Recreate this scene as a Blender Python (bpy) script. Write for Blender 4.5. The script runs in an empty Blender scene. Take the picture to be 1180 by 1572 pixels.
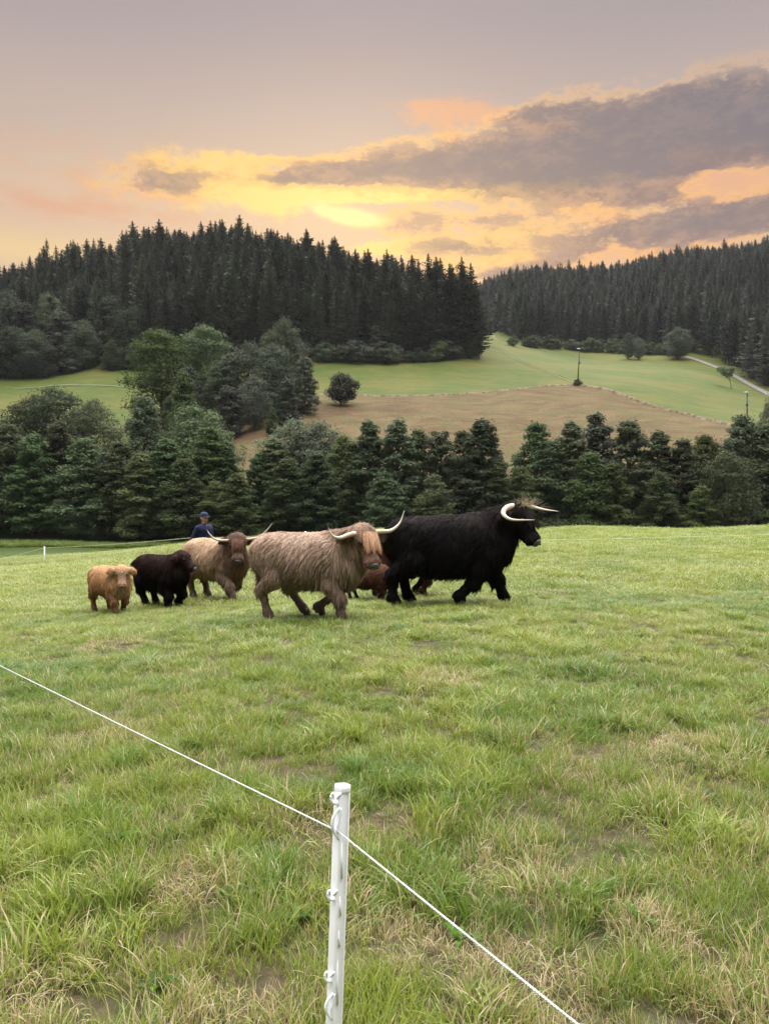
import bpy, math, random
import numpy as np
from mathutils import Vector, Matrix

SC = bpy.context.scene
COL = SC.collection
random.seed(7)
R = math.radians

# ------------------------------------------------------------------ camera
FPX = 1181.0                      # focal length in pixels of the 1180 x 1572 photograph
EYE = 1.6
PITCH = math.atan((786 - 750) / FPX)
cam_d = bpy.data.cameras.new('camera')
cam = bpy.data.objects.new('camera', cam_d)
COL.objects.link(cam)
cam.location = (0, 0, EYE)
cam.rotation_euler = (math.pi / 2 - PITCH, 0, 0)
cam_d.sensor_fit = 'VERTICAL'
cam_d.sensor_height = 36.0
cam_d.lens = 36.0 * FPX / 1572
cam_d.clip_start = 0.05
cam_d.clip_end = 20000
SC.camera = cam
SC.render.resolution_x, SC.render.resolution_y = 768, 1024


def ray(px, py):
    """direction of the photograph's pixel"""
    F = np.array([0, math.cos(PITCH), -math.sin(PITCH)])
    U = np.array([0, math.sin(PITCH), math.cos(PITCH)])
    return F + np.array([1.0, 0, 0]) * (px - 590) / FPX + U * (786 - py) / FPX


def at(px, py, Y):
    d = ray(px, py)
    t = Y / d[1]
    return np.array([d[0] * t, Y, EYE + d[2] * t])


def azel(px, py):
    d = ray(px, py)
    return math.atan2(d[0], d[1]), math.asin(d[2] / np.linalg.norm(d))


# ------------------------------------------------------------------ render settings, exposure
SC.render.engine = 'CYCLES'
SC.view_settings.view_transform = 'Standard'
SC.view_settings.look = 'None'
SC.view_settings.gamma = 1.0
SC.view_settings.use_curve_mapping = False
SC.view_settings.exposure = 1.4
cy = SC.cycles
cy.use_denoising = True
cy.max_bounces = 6
cy.diffuse_bounces = 3
cy.glossy_bounces = 2
cy.transmission_bounces = 4
cy.transparent_max_bounces = 6
cy.volume_bounces = 0
cy.use_adaptive_sampling = True
cy.adaptive_threshold = 0.01
cy.caustics_reflective = False
cy.caustics_refractive = False


# ------------------------------------------------------------------ node expression helper
class E:
    """a value or colour flowing through a node tree, with arithmetic"""
    def __init__(s, nt, sock):
        s.nt, s.s = nt, sock

    def _in(s, node, i, v):
        if isinstance(v, E):
            s.nt.links.new(v.s, node.inputs[i])
        elif isinstance(v, bpy.types.NodeSocket):
            s.nt.links.new(v, node.inputs[i])
        else:
            node.inputs[i].default_value = v

    def m(s, op, b=0.0, c=None):
        n = s.nt.nodes.new('ShaderNodeMath')
        n.operation = op
        s._in(n, 0, s)
        s._in(n, 1, b)
        if c is not None:
            s._in(n, 2, c)
        return E(s.nt, n.outputs[0])

    def __add__(s, b): return s.m('ADD', b)
    __radd__ = __add__
    def __mul__(s, b): return s.m('MULTIPLY', b)
    __rmul__ = __mul__
    def __sub__(s, b): return s.m('SUBTRACT', b)
    def __truediv__(s, b): return s.m('DIVIDE', b)
    def __neg__(s): return s * -1.0
    def rsub(s, a): return (s * -1.0) + a
    def clamp(s):
        n = s.nt.nodes.new('ShaderNodeClamp')
        s._in(n, 0, s)
        return E(s.nt, n.outputs[0])

    def step(s, a, b, t0=0.0, t1=1.0):
        n = s.nt.nodes.new('ShaderNodeMapRange')
        n.interpolation_type = 'SMOOTHSTEP'
        s._in(n, 0, s)
        n.inputs[1].default_value, n.inputs[2].default_value = a, b
        n.inputs[3].default_value, n.inputs[4].default_value = t0, t1
        return E(s.nt, n.outputs[0])


def mixc(nt, f, a, b, mode='MIX'):
    n = nt.nodes.new('ShaderNodeMix')
    n.data_type = 'RGBA'
    n.blend_type = mode
    for i, v in ((0, f), (6, a), (7, b)):
        if isinstance(v, E):
            nt.links.new(v.s, n.inputs[i])
        elif isinstance(v, (tuple, list)):
            n.inputs[i].default_value = (*v[:3], 1)
        else:
            n.inputs[i].default_value = v
    return E(nt, n.outputs[2])


def noise(nt, vec, scale, detail=4, rough=0.55, dist=0.0):
    n = nt.nodes.new('ShaderNodeTexNoise')
    if vec is not None:
        nt.links.new(vec.s if isinstance(vec, E) else vec, n.inputs['Vector'])
    n.inputs['Scale'].default_value = scale
    n.inputs['Detail'].default_value = detail
    n.inputs['Roughness'].default_value = rough
    n.inputs['Distortion'].default_value = dist
    return E(nt, n.outputs['Fac'])


def comb(nt, x, y, z):
    n = nt.nodes.new('ShaderNodeCombineXYZ')
    for i, v in enumerate((x, y, z)):
        if isinstance(v, E):
            nt.links.new(v.s, n.inputs[i])
        else:
            n.inputs[i].default_value = v
    return E(nt, n.outputs[0])


def srgb(r, g, b):
    f = lambda c: (c / 255 / 12.92) if c <= 10 else ((c / 255 + 0.055) / 1.055) ** 2.4
    return (f(r), f(g), f(b))


# ------------------------------------------------------------------ sky: dusk clouds over a low, veiled sun
SUN_AZ, SUN_EL = azel(552, 333)
world = bpy.data.worlds.new('World')
SC.world = world
world.use_nodes = True
wn = world.node_tree
wn.nodes.clear()
tc = wn.nodes.new('ShaderNodeTexCoord')
sep = wn.nodes.new('ShaderNodeSeparateXYZ')
wn.links.new(tc.outputs['Generated'], sep.inputs[0])
X, Y, Z = (E(wn, sep.outputs[i]) for i in range(3))
AZ = X.m('ARCTAN2', Y)
EL = Z.m('ARCSINE')
nish = wn.nodes.new('ShaderNodeTexSky')
nish.sky_type = 'NISHITA'
nish.sun_disc = False
nish.sun_elevation = SUN_EL
nish.sun_rotation = SUN_AZ
nish.air_density = 2.0
nish.dust_density = 4.0

# slow warp so that no cloud edge is a clean curve
warp = noise(wn, comb(wn, AZ * 5.0, EL * 14.0, 0.3), 1.0, 6, 0.6) - 0.5
warp2 = noise(wn, comb(wn, AZ * 5.0, EL * 14.0, 5.3), 1.0, 6, 0.6) - 0.5
fine = noise(wn, comb(wn, AZ * 13.0, EL * 30.0, 2.0), 1.0, 9, 0.66)
fine2 = noise(wn, comb(wn, AZ * 40.0, EL * 78.0, 9.0), 1.0, 8, 0.70)
wf1 = noise(wn, comb(wn, AZ * 18.0, EL * 45.0, 11.3), 1.0, 7, 0.65) - 0.5
wf2 = noise(wn, comb(wn, AZ * 18.0, EL * 45.0, 15.3), 1.0, 7, 0.65) - 0.5
AZW = AZ + warp * 0.06 + wf1 * 0.05
ELW = EL + warp2 * 0.022 + wf2 * 0.022


def blob(px, py, rx, ry, tilt=0.0, az=None, el=None):
    """soft elliptical patch of sky centred on a direction; radii in pixels of the photograph, tilt up to the right in degrees"""
    a0, e0 = azel(px, py)
    az = AZW if az is None else az
    el = ELW if el is None else el
    c, s_ = math.cos(R(tilt)), math.sin(R(tilt))
    dx, dy = az - a0, el - e0
    u = (dx * c + dy * s_) * (FPX / rx)
    v = (dy * c - dx * s_) * (FPX / ry)
    return (-(u * u + v * v)).m('EXPONENT')


# clear veil: mauve above, warming towards the horizon and the sun
e_top, e_mid, e_low = azel(590, 0)[1], azel(590, 220)[1], azel(590, 390)[1]
veil = mixc(wn, EL.step(e_mid, e_top), srgb(189, 170, 161), srgb(163, 152, 156))
veil = mixc(wn, EL.step(e_low, e_mid), srgb(214, 182, 158), veil)
veil = mixc(wn, EL.step(e_top, 1.3), veil, srgb(150, 146, 158))
side = AZ.m('ABSOLUTE').step(0.6, 2.2)
veil = mixc(wn, side, veil, mixc(wn, EL.step(0.0, 0.6), srgb(165, 152, 158), srgb(152, 148, 158)))
glow = blob(430, 310, 430, 75, 0, AZ, EL)
veil = mixc(wn, glow * 0.38, veil, srgb(246, 208, 148))
veil = mixc(wn, (fine - 0.5) * 0.25 + 0.05, veil, srgb(170, 150, 150))
right_warm = blob(850, 395, 420, 38, 3, AZ, EL)
veil = mixc(wn, right_warm * 0.6, veil, srgb(243, 184, 118))
left_warm = blob(60, 385, 260, 26, 0, AZ, EL)
veil = mixc(wn, left_warm * 0.7, veil, srgb(238, 205, 140))
thin = blob(250, 285, 260, 45, 0) * fine.step(0.42, 0.62)
veil = mixc(wn, thin * 0.6, veil, srgb(226, 166, 128))
thin3 = blob(110, 315, 130, 14, 0) * fine.step(0.35, 0.6)
veil = mixc(wn, thin3 * 0.6, veil, srgb(222, 158, 122))

# golden lit streaks
n1 = fine - 0.5
n2 = fine2 - 0.5
big = noise(wn, comb(wn, AZ * 6.0, EL * 20.0, 4.0), 1.0, 3, 0.5) - 0.5
gold = (blob(650, 299, 260, 9, 1, AZ + warp * 0.03, EL + warp2 * 0.012 + wf2 * 0.01) * 1.5 + blob(595, 294, 40, 8, 0) * 0.8 + blob(390, 306, 150, 28, 0) * 0.95 + blob(330, 262, 110, 24, 0) * 1.1
        + blob(700, 374, 190, 15, 4) * 1.0 + blob(870, 312, 110, 18, -12) * 0.75 + blob(590, 384, 60, 12, 0) + blob(760, 398, 110, 12, 4) * 0.9 + blob(470, 244, 120, 7, 2) * 0.7)
gold = (gold * 1.05 + n1 * 2.4 + n2 * 1.7 + big * 0.6).step(0.30, 1.05) * gold.step(0.05, 0.3)
gcol = mixc(wn, blob(560, 315, 260, 60, 0, AZ, EL), srgb(252, 203, 118), srgb(255, 228, 128))
sky = mixc(wn, gold * 0.92, veil, gcol)
orange = (blob(720, 172, 110, 20, -4) * 1.1 + blob(690, 210, 22, 14, 0) + blob(520, 246, 160, 8, 3) * 0.7 + blob(1120, 262, 110, 46, -5) * 1.1
          + blob(980, 385, 230, 20, 4) * 0.9 + blob(900, 325, 90, 22, -20) + blob(1060, 300, 130, 16, -4) * 0.8 + blob(240, 300, 110, 12, 0) * 0.8 + blob(840, 196, 40, 10, 0) * 0.6)
orange = (orange * 1.1 + n1 * 1.9 + n2 * 1.2).step(0.35, 1.0) * orange.step(0.05, 0.35)
sky = mixc(wn, orange * 0.7, sky, srgb(238, 172, 122))

# grey cloud banks, with glowing rims towards the sun
dens = (blob(1055, 218, 200, 48, 0) * 1.3 + blob(1175, 190, 120, 48, -4) * 0.9 + blob(1000, 165, 110, 22, 4) * 0.7 + blob(920, 240, 170, 36, 2) * 1.15 + blob(720, 252, 150, 27, 1) * 1.15 + blob(560, 266, 150, 18, 1) * 1.0
        + blob(450, 276, 70, 10, 0) * 0.7 + blob(255, 276, 85, 20, 4) * 0.8 + blob(850, 168, 70, 20, 6) * 0.85
        + blob(1030, 350, 210, 24, 3) * 1.1 + blob(690, 380, 70, 14, 0) * 0.8 + blob(1165, 335, 120, 22, 0) * 0.5
        + blob(720, 338, 170, 17, 0) * 0.5 + blob(985, 303, 55, 13, -3) * 0.85 + blob(790, 412, 110, 9, 6) * 0.8 + blob(900, 275, 150, 18, 0) * 0.5 - blob(1120, 272, 80, 18, -4) * 0.5)
wide = AZ.m('ABSOLUTE').step(0.5, 0.8) * EL.step(0.02, 0.2) * 0.9
dens = dens + wide * (noise(wn, comb(wn, AZ * 1.6, EL * 5.0, 7.0), 1.0, 4, 0.5).step(0.5, 0.75))
core_d = dens
dens = dens + (n1 * 2.0 + n2 * 1.5 + big * 0.5) * dens.step(0.02, 0.30)
cloud = dens.step(0.20, 0.80)
rim = dens.step(0.08, 0.30) * dens.step(0.30, 0.70, 1.0, 0.0)
near_sun = blob(620, 300, 560, 150, 0, AZ, EL)
ccol = mixc(wn, near_sun, srgb(108, 103, 117), srgb(140, 114, 107))
ccol = mixc(wn, (n2 * 2.6 + n1 * 2.2 + 0.5).step(0.30, 0.90) * 0.75, ccol, mixc(wn, near_sun, srgb(160, 142, 140), srgb(205, 160, 122)))
ccol = mixc(wn, (core_d + big * 0.8).step(0.75, 1.5) * 0.7, ccol, srgb(99, 95, 111))
sky = mixc(wn, cloud * 0.86, sky, ccol)
sky = mixc(wn, rim * near_sun * 0.8, sky, srgb(255, 196, 112))
# the veiled sun itself
core = (blob(548, 333, 52, 13, -3, AZ + warp * 0.05, EL + warp2 * 0.02) + blob(500, 322, 40, 8, -8) * 0.5)
sky = mixc(wn, (core * (fine * 0.7 + 0.6)).step(0.15, 0.8), sky, srgb(255, 238, 160))

EXPO = 2 ** SC.view_settings.exposure
bg1 = wn.nodes.new('ShaderNodeBackground')
wn.links.new(nish.outputs[0], bg1.inputs[0])
bg1.inputs[1].default_value = 0.0015
bg2 = wn.nodes.new('ShaderNodeBackground')
wn.links.new(sky.s, bg2.inputs[0])
bg2.inputs[1].default_value = 0.98 / EXPO
addw = wn.nodes.new('ShaderNodeAddShader')
wn.links.new(bg1.outputs[0], addw.inputs[0])
wn.links.new(bg2.outputs[0], addw.inputs[1])
wout = wn.nodes.new('ShaderNodeOutputWorld')
wn.links.new(addw.outputs[0], wout.inputs[0])
world.cycles.sampling_method = 'MANUAL'
world.cycles.sample_map_resolution = 256

# ------------------------------------------------------------------ one very soft sun: the light of the bright cloud deck
sun_d = bpy.data.lights.new('sun', 'SUN')
sun_d.energy = 4.9
sun_d.angle = R(95)
sun_d.color = (1.0, 0.96, 0.91)
sun = bpy.data.objects.new('sun', sun_d)
COL.objects.link(sun)
SUN_LAMP_EL = R(76)
_d = Vector((math.sin(SUN_AZ) * math.cos(SUN_LAMP_EL), math.cos(SUN_AZ) * math.cos(SUN_LAMP_EL), math.sin(SUN_LAMP_EL)))
sun.rotation_euler = _d.to_track_quat('Z', 'Y').to_euler()


# ------------------------------------------------------------------ object helpers
def tag(o, label=None, cat=None, group=None, kind=None):
    if label: o['label'] = label
    if cat: o['category'] = cat
    if group: o['group'] = group
    if kind: o['kind'] = kind
    return o


def empty(name, loc, rz=0.0, label=None, cat=None, group=None):
    o = bpy.data.objects.new(name, None)
    COL.objects.link(o)
    o.location = loc
    o.rotation_euler = (0, 0, rz)
    o.empty_display_size = 0.2
    return tag(o, label, cat, group)


def mesh_np(name, V, F, mat=None, smooth=False):
    """mesh from numpy vertices and a (n,3|4) face array or a list of such arrays"""
    me = bpy.data.meshes.new(name)
    V = np.asarray(V, dtype=np.float32)
    Fs = F if isinstance(F, list) else [F]
    Fs = [np.asarray(f, dtype=np.int32) for f in Fs if len(f)]
    me.vertices.add(len(V))
    me.vertices.foreach_set('co', V.ravel())
    loops = np.concatenate([f.ravel() for f in Fs])
    sizes = np.concatenate([np.full(len(f), f.shape[1], dtype=np.int32) for f in Fs])
    me.loops.add(len(loops))
    me.loops.foreach_set('vertex_index', loops)
    me.polygons.add(len(sizes))
    starts = np.concatenate([[0], np.cumsum(sizes)[:-1]]).astype(np.int32)
    me.polygons.foreach_set('loop_start', starts)
    me.update(calc_edges=True)
    if smooth:
        me.polygons.foreach_set('use_smooth', np.ones(len(sizes), dtype=bool))
    if mat:
        me.materials.append(mat)
    return me


def obj(name, me, parent=None):
    o = bpy.data.objects.new(name, me)
    COL.objects.link(o)
    if parent is not None:
        o.parent = parent
    return o


def fattr(me, name, arr, domain='POINT'):
    a = me.attributes.new(name, 'FLOAT', domain)
    a.data.foreach_set('value', np.asarray(arr, dtype=np.float32))


def cattr(me, name, arr, domain='POINT'):
    a = me.attributes.new(name, 'FLOAT_COLOR', domain)
    arr = np.asarray(arr, dtype=np.float32)
    if arr.shape[1] == 3:
        arr = np.concatenate([arr, np.ones((len(arr), 1), dtype=np.float32)], 1)
    a.data.foreach_set('color', arr.ravel())


class MB:
    """collects vertices and faces of simple solids"""
    def __init__(s):
        s.V, s.F3, s.F4, s.n = [], [], [], 0

    def add(s, V, F4=(), F3=()):
        V = np.asarray(V, float)
        s.V.append(V)
        if len(F4): s.F4.append(np.asarray(F4) + s.n)
        if len(F3): s.F3.append(np.asarray(F3) + s.n)
        s.n += len(V)

    def tube(s, pts, rad, k=8, cap=True):
        pts = np.asarray(pts, float)
        n = len(pts)
        rad = np.broadcast_to(np.asarray(rad, float), (n,))
        t = np.gradient(pts, axis=0)
        t /= np.linalg.norm(t, axis=1)[:, None] + 1e-9
        ref = np.array([0, 0, 1.0]) if abs(t[:, 2]).mean() < 0.8 else np.array([1.0, 0, 0])
        a = np.cross(t, ref); a /= np.linalg.norm(a, axis=1)[:, None] + 1e-9
        b = np.cross(t, a)
        th = np.linspace(0, 2 * math.pi, k, endpoint=False)
        V = pts[:, None] + rad[:, None, None] * (a[:, None] * np.cos(th)[None, :, None] + b[:, None] * np.sin(th)[None, :, None])
        V = V.reshape(-1, 3)
        F = []
        for i in range(n - 1):
            for j in range(k):
                j2 = (j + 1) % k
                F.append((i * k + j, i * k + j2, (i + 1) * k + j2, (i + 1) * k + j))
        F3 = []
        if cap:
            V = np.vstack([V, pts[:1], pts[-1:]])
            for j in range(k):
                j2 = (j + 1) % k
                F3.append((n * k, j2, j))
                F3.append((n * k + 1, (n - 1) * k + j, (n - 1) * k + j2))
        s.add(V, F, F3)

    def box(s, c, size, M=None):
        c = np.asarray(c, float); h = np.asarray(size, float) / 2
        V = np.array([(x, y, z) for x in (-1, 1) for y in (-1, 1) for z in (-1, 1)]) * h
        if M is not None: V = V @ np.asarray(M).T
        s.add(V + c, [(0, 1, 3, 2), (4, 6, 7, 5), (0, 4, 5, 1), (2, 3, 7, 6), (0, 2, 6, 4), (1, 5, 7, 3)])

    def ellipsoid(s, c, r, seg=10, rings=7, M=None):
        V, F4, F3 = [], [], []
        for i in range(1, rings):
            ph = math.pi * i / rings
            for j in range(seg):
                th = 2 * math.pi * j / seg
                V.append((math.sin(ph) * math.cos(th), math.sin(ph) * math.sin(th), math.cos(ph)))
        top, bot = len(V), len(V) + 1
        V += [(0, 0, 1), (0, 0, -1)]
        for i in range(rings - 2):
            for j in range(seg):
                j2 = (j + 1) % seg
                F4.append((i * seg + j, (i + 1) * seg + j, (i + 1) * seg + j2, i * seg + j2))
        for j in range(seg):
            j2 = (j + 1) % seg
            F3.append((top, j, j2))
            F3.append((bot, (rings - 2) * seg + j2, (rings - 2) * seg + j))
        V = np.array(V) * np.asarray(r, float)
        if M is not None: V = V @ np.asarray(M).T
        s.add(V + np.asarray(c, float), F4, F3)

    def mesh(s, name, mat=None, smooth=True):
        F = []
        if s.F4: F.append(np.concatenate(s.F4))
        if s.F3: F.append(np.concatenate(s.F3))
        return mesh_np(name, np.concatenate(s.V), F, mat, smooth)


def new_mat(name):
    m = bpy.data.materials.new(name)
    m.use_nodes = True
    nt = m.node_tree
    nt.nodes.clear()
    out = nt.nodes.new('ShaderNodeOutputMaterial')
    return m, nt, out


def principled(nt, out, color, rough=0.8, spec=0.3, bump=None, bump_s=0.3, bump_d=0.02):
    p = nt.nodes.new('ShaderNodeBsdfPrincipled')
    if isinstance(color, E): nt.links.new(color.s, p.inputs['Base Color'])
    else: p.inputs['Base Color'].default_value = (*color[:3], 1)
    if isinstance(rough, E): nt.links.new(rough.s, p.inputs['Roughness'])
    else: p.inputs['Roughness'].default_value = rough
    p.inputs['Specular IOR Level'].default_value = spec
    if bump is not None:
        b = nt.nodes.new('ShaderNodeBump')
        b.inputs['Strength'].default_value = bump_s
        b.inputs['Distance'].default_value = bump_d
        nt.links.new(bump.s, b.inputs['Height'])
        nt.links.new(b.outputs[0], p.inputs['Normal'])
    nt.links.new(p.outputs[0], out.inputs[0])
    return p


def objpos(nt):
    t = nt.nodes.new('ShaderNodeTexCoord')
    return E(nt, t.outputs['Object'])


def geopos(nt):
    t = nt.nodes.new('ShaderNodeNewGeometry')
    return E(nt, t.outputs['Position'])


def simple_mat(name, c1, c2=None, scale=20.0, rough=0.75, spec=0.3, bump=0.2, bd=0.005):
    m, nt, out = new_mat(name)
    p = objpos(nt)
    n = noise(nt, p, scale, 5)
    principled(nt, out, mixc(nt, n.step(0.35, 0.65), c1, c2 or tuple(c * 0.75 for c in c1)), rough, spec, n, bump, bd)
    return m

# ================================================================== TERRAIN
RB = 8.0


def warp_xy(x, y):
    r = np.sqrt(x * x + y * y) + 1e-9
    g = np.log1p(r / RB) / r
    return x * g, y * g


def unwarp(px, py):
    q = np.sqrt(px * px + py * py) + 1e-9
    r = RB * np.expm1(q)
    return px / q * r, py / q * r


_pix = [  # pixel x, pixel y, distance: ground seen in the photograph
    (345, 919, 14.3), (250, 931, 13.5), (170, 941, 12.7), (690, 930, 11.8), (474, 952, 10.25), (312, 899, 18), (69, 868, 40), (0, 874, 36), (290, 836, 42), (590, 818, 44), (880, 815, 45), (1180, 814, 46),
    (1180, 823, 33), (880, 824, 33), (740, 825, 33), (590, 828, 33), (450, 834, 33), (290, 847, 32), (150, 862, 33), (880, 837, 26), (590, 843, 26), (1180, 835, 26),
    (0, 850, 62), (0, 829, 88), (150, 848, 64), (150, 827, 90), (285, 829, 88), (280, 841, 70),
    # left side meadow and forest edge
    (0, 640, 160), (0, 582, 200), (100, 600, 185), (120, 567, 207), (210, 570, 206), (200, 640, 160), (340, 562, 212), (420, 655, 140),
    # middle field and meadow
    (380, 700, 124), (490, 607, 172), (525, 622, 163), (600, 609, 171), (590, 556, 216), (480, 556, 214), (650, 556, 220), (700, 640, 150), (740, 605, 180), (740, 547, 240),
    (790, 700, 126), (790, 555, 235), (850, 593, 196), (890, 592, 199), (760, 520, 320), (750, 514, 345), (800, 533, 300), (850, 565, 235), (950, 600, 192), (900, 640, 160), (1000, 627, 172), (1120, 657, 150),
    # right meadow, road, forest edge
    (880, 540, 320), (1000, 546, 300), (1040, 549, 290), (950, 565, 262), (1050, 590, 222), (1110, 578, 255), (1180, 607, 228), (1180, 650, 172), (1080, 630, 182),
    # hidden ridges under the trees
    (0, 486, 300), (100, 462, 305), (250, 437, 312), (340, 436, 312), (470, 454, 295), (600, 500, 265), (700, 527, 252),
    (740, 474, 610), (900, 452, 560), (1040, 432, 520), (1180, 420, 490),
    (300, 520, 240), (100, 535, 235), (900, 502, 400), (1040, 495, 370), (1180, 520, 330),
]
_C = [tuple(at(*p)) for p in _pix]
_C += [  # X, Y, Z
    (0, 0, 0), (0, 2, 0), (1.5, 2, 0), (-1.5, 2, -0.02), (0, 5, -.02), (3, 5, 0), (-3, 5, -.12), (5, 12, -.14), (9, 22, -.33), (0, 22, -.50), (-8, 25, -.80),
    (10, 10, 0.05), (-10, 12, -.8), (0, -10, 0.3), (15, -10, .6), (-15, -10, -.6), (0, -60, 2), (40, 20, .4), (60, -40, 4), (-60, -40, -4), (-40, 20, -4),
    (0, 66, -5.2), (20, 66, -5.0), (40, 66, -4.6), (60, 66, -4.0), (0, 92, -5.0), (20, 92, -5.5), (45, 92, -5.5), (70, 92, -4.5), (90, 66, -2),
    (0, 55, -3.6), (22, 56, -3.4), (-80, 60, -6), (-80, 95, -4), (-150, 80, -5), (150, 80, 5),
    (-200, 200, 35), (-220, 320, 70), (200, 200, 30), (300, 300, 90), (350, 500, 130),
    (-60, 430, 70), (40, 450, 75), (-250, 500, 70), (0, 900, 90), (400, 800, 130), (-500, 900, 90), (-900, 0, 40), (900, 0, 60), (0, -900, 40), (900, 900, 120), (-900, -900, 20), (900, -900, 60),
    (0, 6000, 120), (6000, 0, 120), (-6000, 0, 120), (0, -6000, 120), (5000, 5000, 120), (-5000, 5000, 120), (5000, -5000, 120), (-5000, -5000, 120),
]
_C = np.array(_C)
_cu, _cv = warp_xy(_C[:, 0], _C[:, 1])


def _phi(d2):
    return 0.5 * d2 * np.log(d2 + 1e-12)


_n = len(_C)
_K = _phi((_cu[:, None] - _cu) ** 2 + (_cv[:, None] - _cv) ** 2) + np.eye(_n) * 5e-5
_P = np.stack([np.ones(_n), _cu, _cv], 1)
_A = np.block([[_K, _P], [_P.T, np.zeros((3, 3))]])
_w = np.linalg.solve(_A, np.concatenate([_C[:, 2], np.zeros(3)]))


def micro(x, y):
    r = np.sqrt(x * x + y * y)
    a = (np.sin(x * 1.9 + 1.3 * np.sin(y * .8)) * np.sin(y * 1.6 + 1.1 * np.sin(x * .7)) * .018 + np.sin(x * .45 + y * .3 + 1) * np.sin(y * .5 - x * .2) * .035
         + np.sin(x * 5.1 + y * 2.2) * np.sin(y * 4.3 - x * 1.7) * .007)
    far = np.sin(x * .05 + 1) * np.sin(y * .04 + 2) * .5 + np.sin(x * .11 + y * .07) * .18
    return a + far * np.clip((r - 90) / 60, 0, 1)


def ground(x, y):
    x = np.asarray(x, float); y = np.asarray(y, float)
    sh = x.shape
    x = x.ravel(); y = y.ravel()
    u, v = warp_xy(x, y)
    out = np.zeros(len(u))
    for i in range(0, len(u), 40000):
        s = slice(i, i + 40000)
        d2 = (u[s, None] - _cu) ** 2 + (v[s, None] - _cv) ** 2
        out[s] = _phi(d2) @ _w[:_n] + _w[_n] + _w[_n + 1] * u[s] + _w[_n + 2] * v[s]
    return (out + micro(x, y)).reshape(sh)


def g1(x, y):
    return float(ground(np.array([x]), np.array([y]))[0])


def hit(px, py, y0=50.0, y1=700.0):
    """first ground point beyond y0 along the ray of a pixel"""
    d = ray(px, py)
    Ys = np.linspace(y0, y1, 1400)
    t = Ys / d[1]
    z = EYE + d[2] * t
    g = ground(d[0] * t, Ys)
    k = np.where(z <= g)[0]
    i = k[0] if len(k) else len(Ys) - 1
    return np.array([d[0] * t[i], Ys[i], g[i]])


# materials of the ground
def grass_ground_mat():
    m, nt, out = new_mat('meadow_ground')
    p = geopos(nt)
    sp = nt.nodes.new('ShaderNodeSeparateXYZ')
    nt.links.new(p.s, sp.inputs[0])
    x, y = E(nt, sp.outputs[0]), E(nt, sp.outputs[1])
    flat = comb(nt, x, y, 0.0)
    n1 = noise(nt, flat, 0.05, 5)
    n2 = noise(nt, flat, 0.35, 5)
    n3 = noise(nt, flat, 2.2, 6, 0.65)
    n4 = noise(nt, flat, 9.0, 6, 0.7)
    r = (x * x + y * y).m('SQRT')
    farcol = mixc(nt, n2.step(0.35, 0.7), (0.072, 0.125, 0.034), (0.105, 0.152, 0.045))
    farcol = mixc(nt, n1.step(0.42, 0.58), farcol, (0.145, 0.158, 0.058))
    farcol = mixc(nt, n3.step(0.45, 0.8) * 0.5, farcol, (0.06, 0.095, 0.03))
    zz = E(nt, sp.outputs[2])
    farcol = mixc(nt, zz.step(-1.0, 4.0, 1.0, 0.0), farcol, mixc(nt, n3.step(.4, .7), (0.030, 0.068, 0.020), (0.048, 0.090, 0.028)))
    mow = noise(nt, comb(nt, x * 0.06, y * 0.9 + n1 * 6.0, 3.0), 1.0, 3, 0.6)
    farcol = mixc(nt, mow.step(0.42, 0.62) * 0.6, farcol, (0.055, 0.095, 0.026))
    farcol = mixc(nt, .25, farcol, (0.05, 0.09, 0.02))
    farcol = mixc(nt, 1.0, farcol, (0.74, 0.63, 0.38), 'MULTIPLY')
    nearc = mixc(nt, n3.step(0.4, 0.6), (0.040, 0.042, 0.018), (0.048, 0.033, 0.020))
    nearc = mixc(nt, n4.step(0.45, 0.7), nearc, (0.085, 0.070, 0.038))
    midc = mixc(nt, n2.step(0.35, 0.7), (0.12, 0.175, 0.038), (0.16, 0.205, 0.05))
    c = mixc(nt, r.step(14, 30), nearc, midc)
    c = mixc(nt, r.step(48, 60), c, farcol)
    h = n4 * 0.7 + n3 * 0.5
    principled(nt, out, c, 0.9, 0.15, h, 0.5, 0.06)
    return m


def polar_sheet(name, mat):
    N = 300
    q = np.linspace(-6.9, 6.9, 2)
    # dense where the photograph looks, coarse elsewhere
    a1 = np.concatenate([np.linspace(-6.9, -3.2, 60), np.linspace(-3.18, 3.18, 420), np.linspace(3.2, 6.9, 60)])
    a2 = np.concatenate([np.linspace(-6.9, -1.5, 60), np.linspace(-1.48, 4.6, 430), np.linspace(4.63, 6.9, 50)])
    U, V = np.meshgrid(a1, a2)
    x, y = unwarp(U, V)
    z = ground(x, y)
    P = np.stack([x, y, z], -1).reshape(-1, 3)
    nr, nc = U.shape
    i = (np.arange(nr - 1)[:, None] * nc + np.arange(nc - 1)).ravel()
    F = np.stack([i, i + 1, i + 1 + nc, i + nc], 1)
    F = F[(np.hypot(P[F[:, 0], 0], P[F[:, 0], 1]) < 2400)]
    used = np.unique(F); rm = np.zeros(len(P), int); rm[used] = np.arange(len(used))
    P = P[used]; F = rm[F]
    print('ground z', P[:, 2].min(), P[:, 2].max())
    return mesh_np(name, P, F, mat, True)


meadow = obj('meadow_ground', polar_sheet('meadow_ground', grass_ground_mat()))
tag(meadow, kind='structure')


def inside(poly, x, y):
    poly = np.asarray(poly)
    c = np.zeros(x.shape, bool)
    j = len(poly) - 1
    for i in range(len(poly)):
        xi, yi = poly[i][:2]; xj, yj = poly[j][:2]
        m = ((yi > y) != (yj > y)) & (x < (xj - xi) * (y - yi) / (yj - yi + 1e-12) + xi)
        c ^= m
        j = i
    return c


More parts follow.
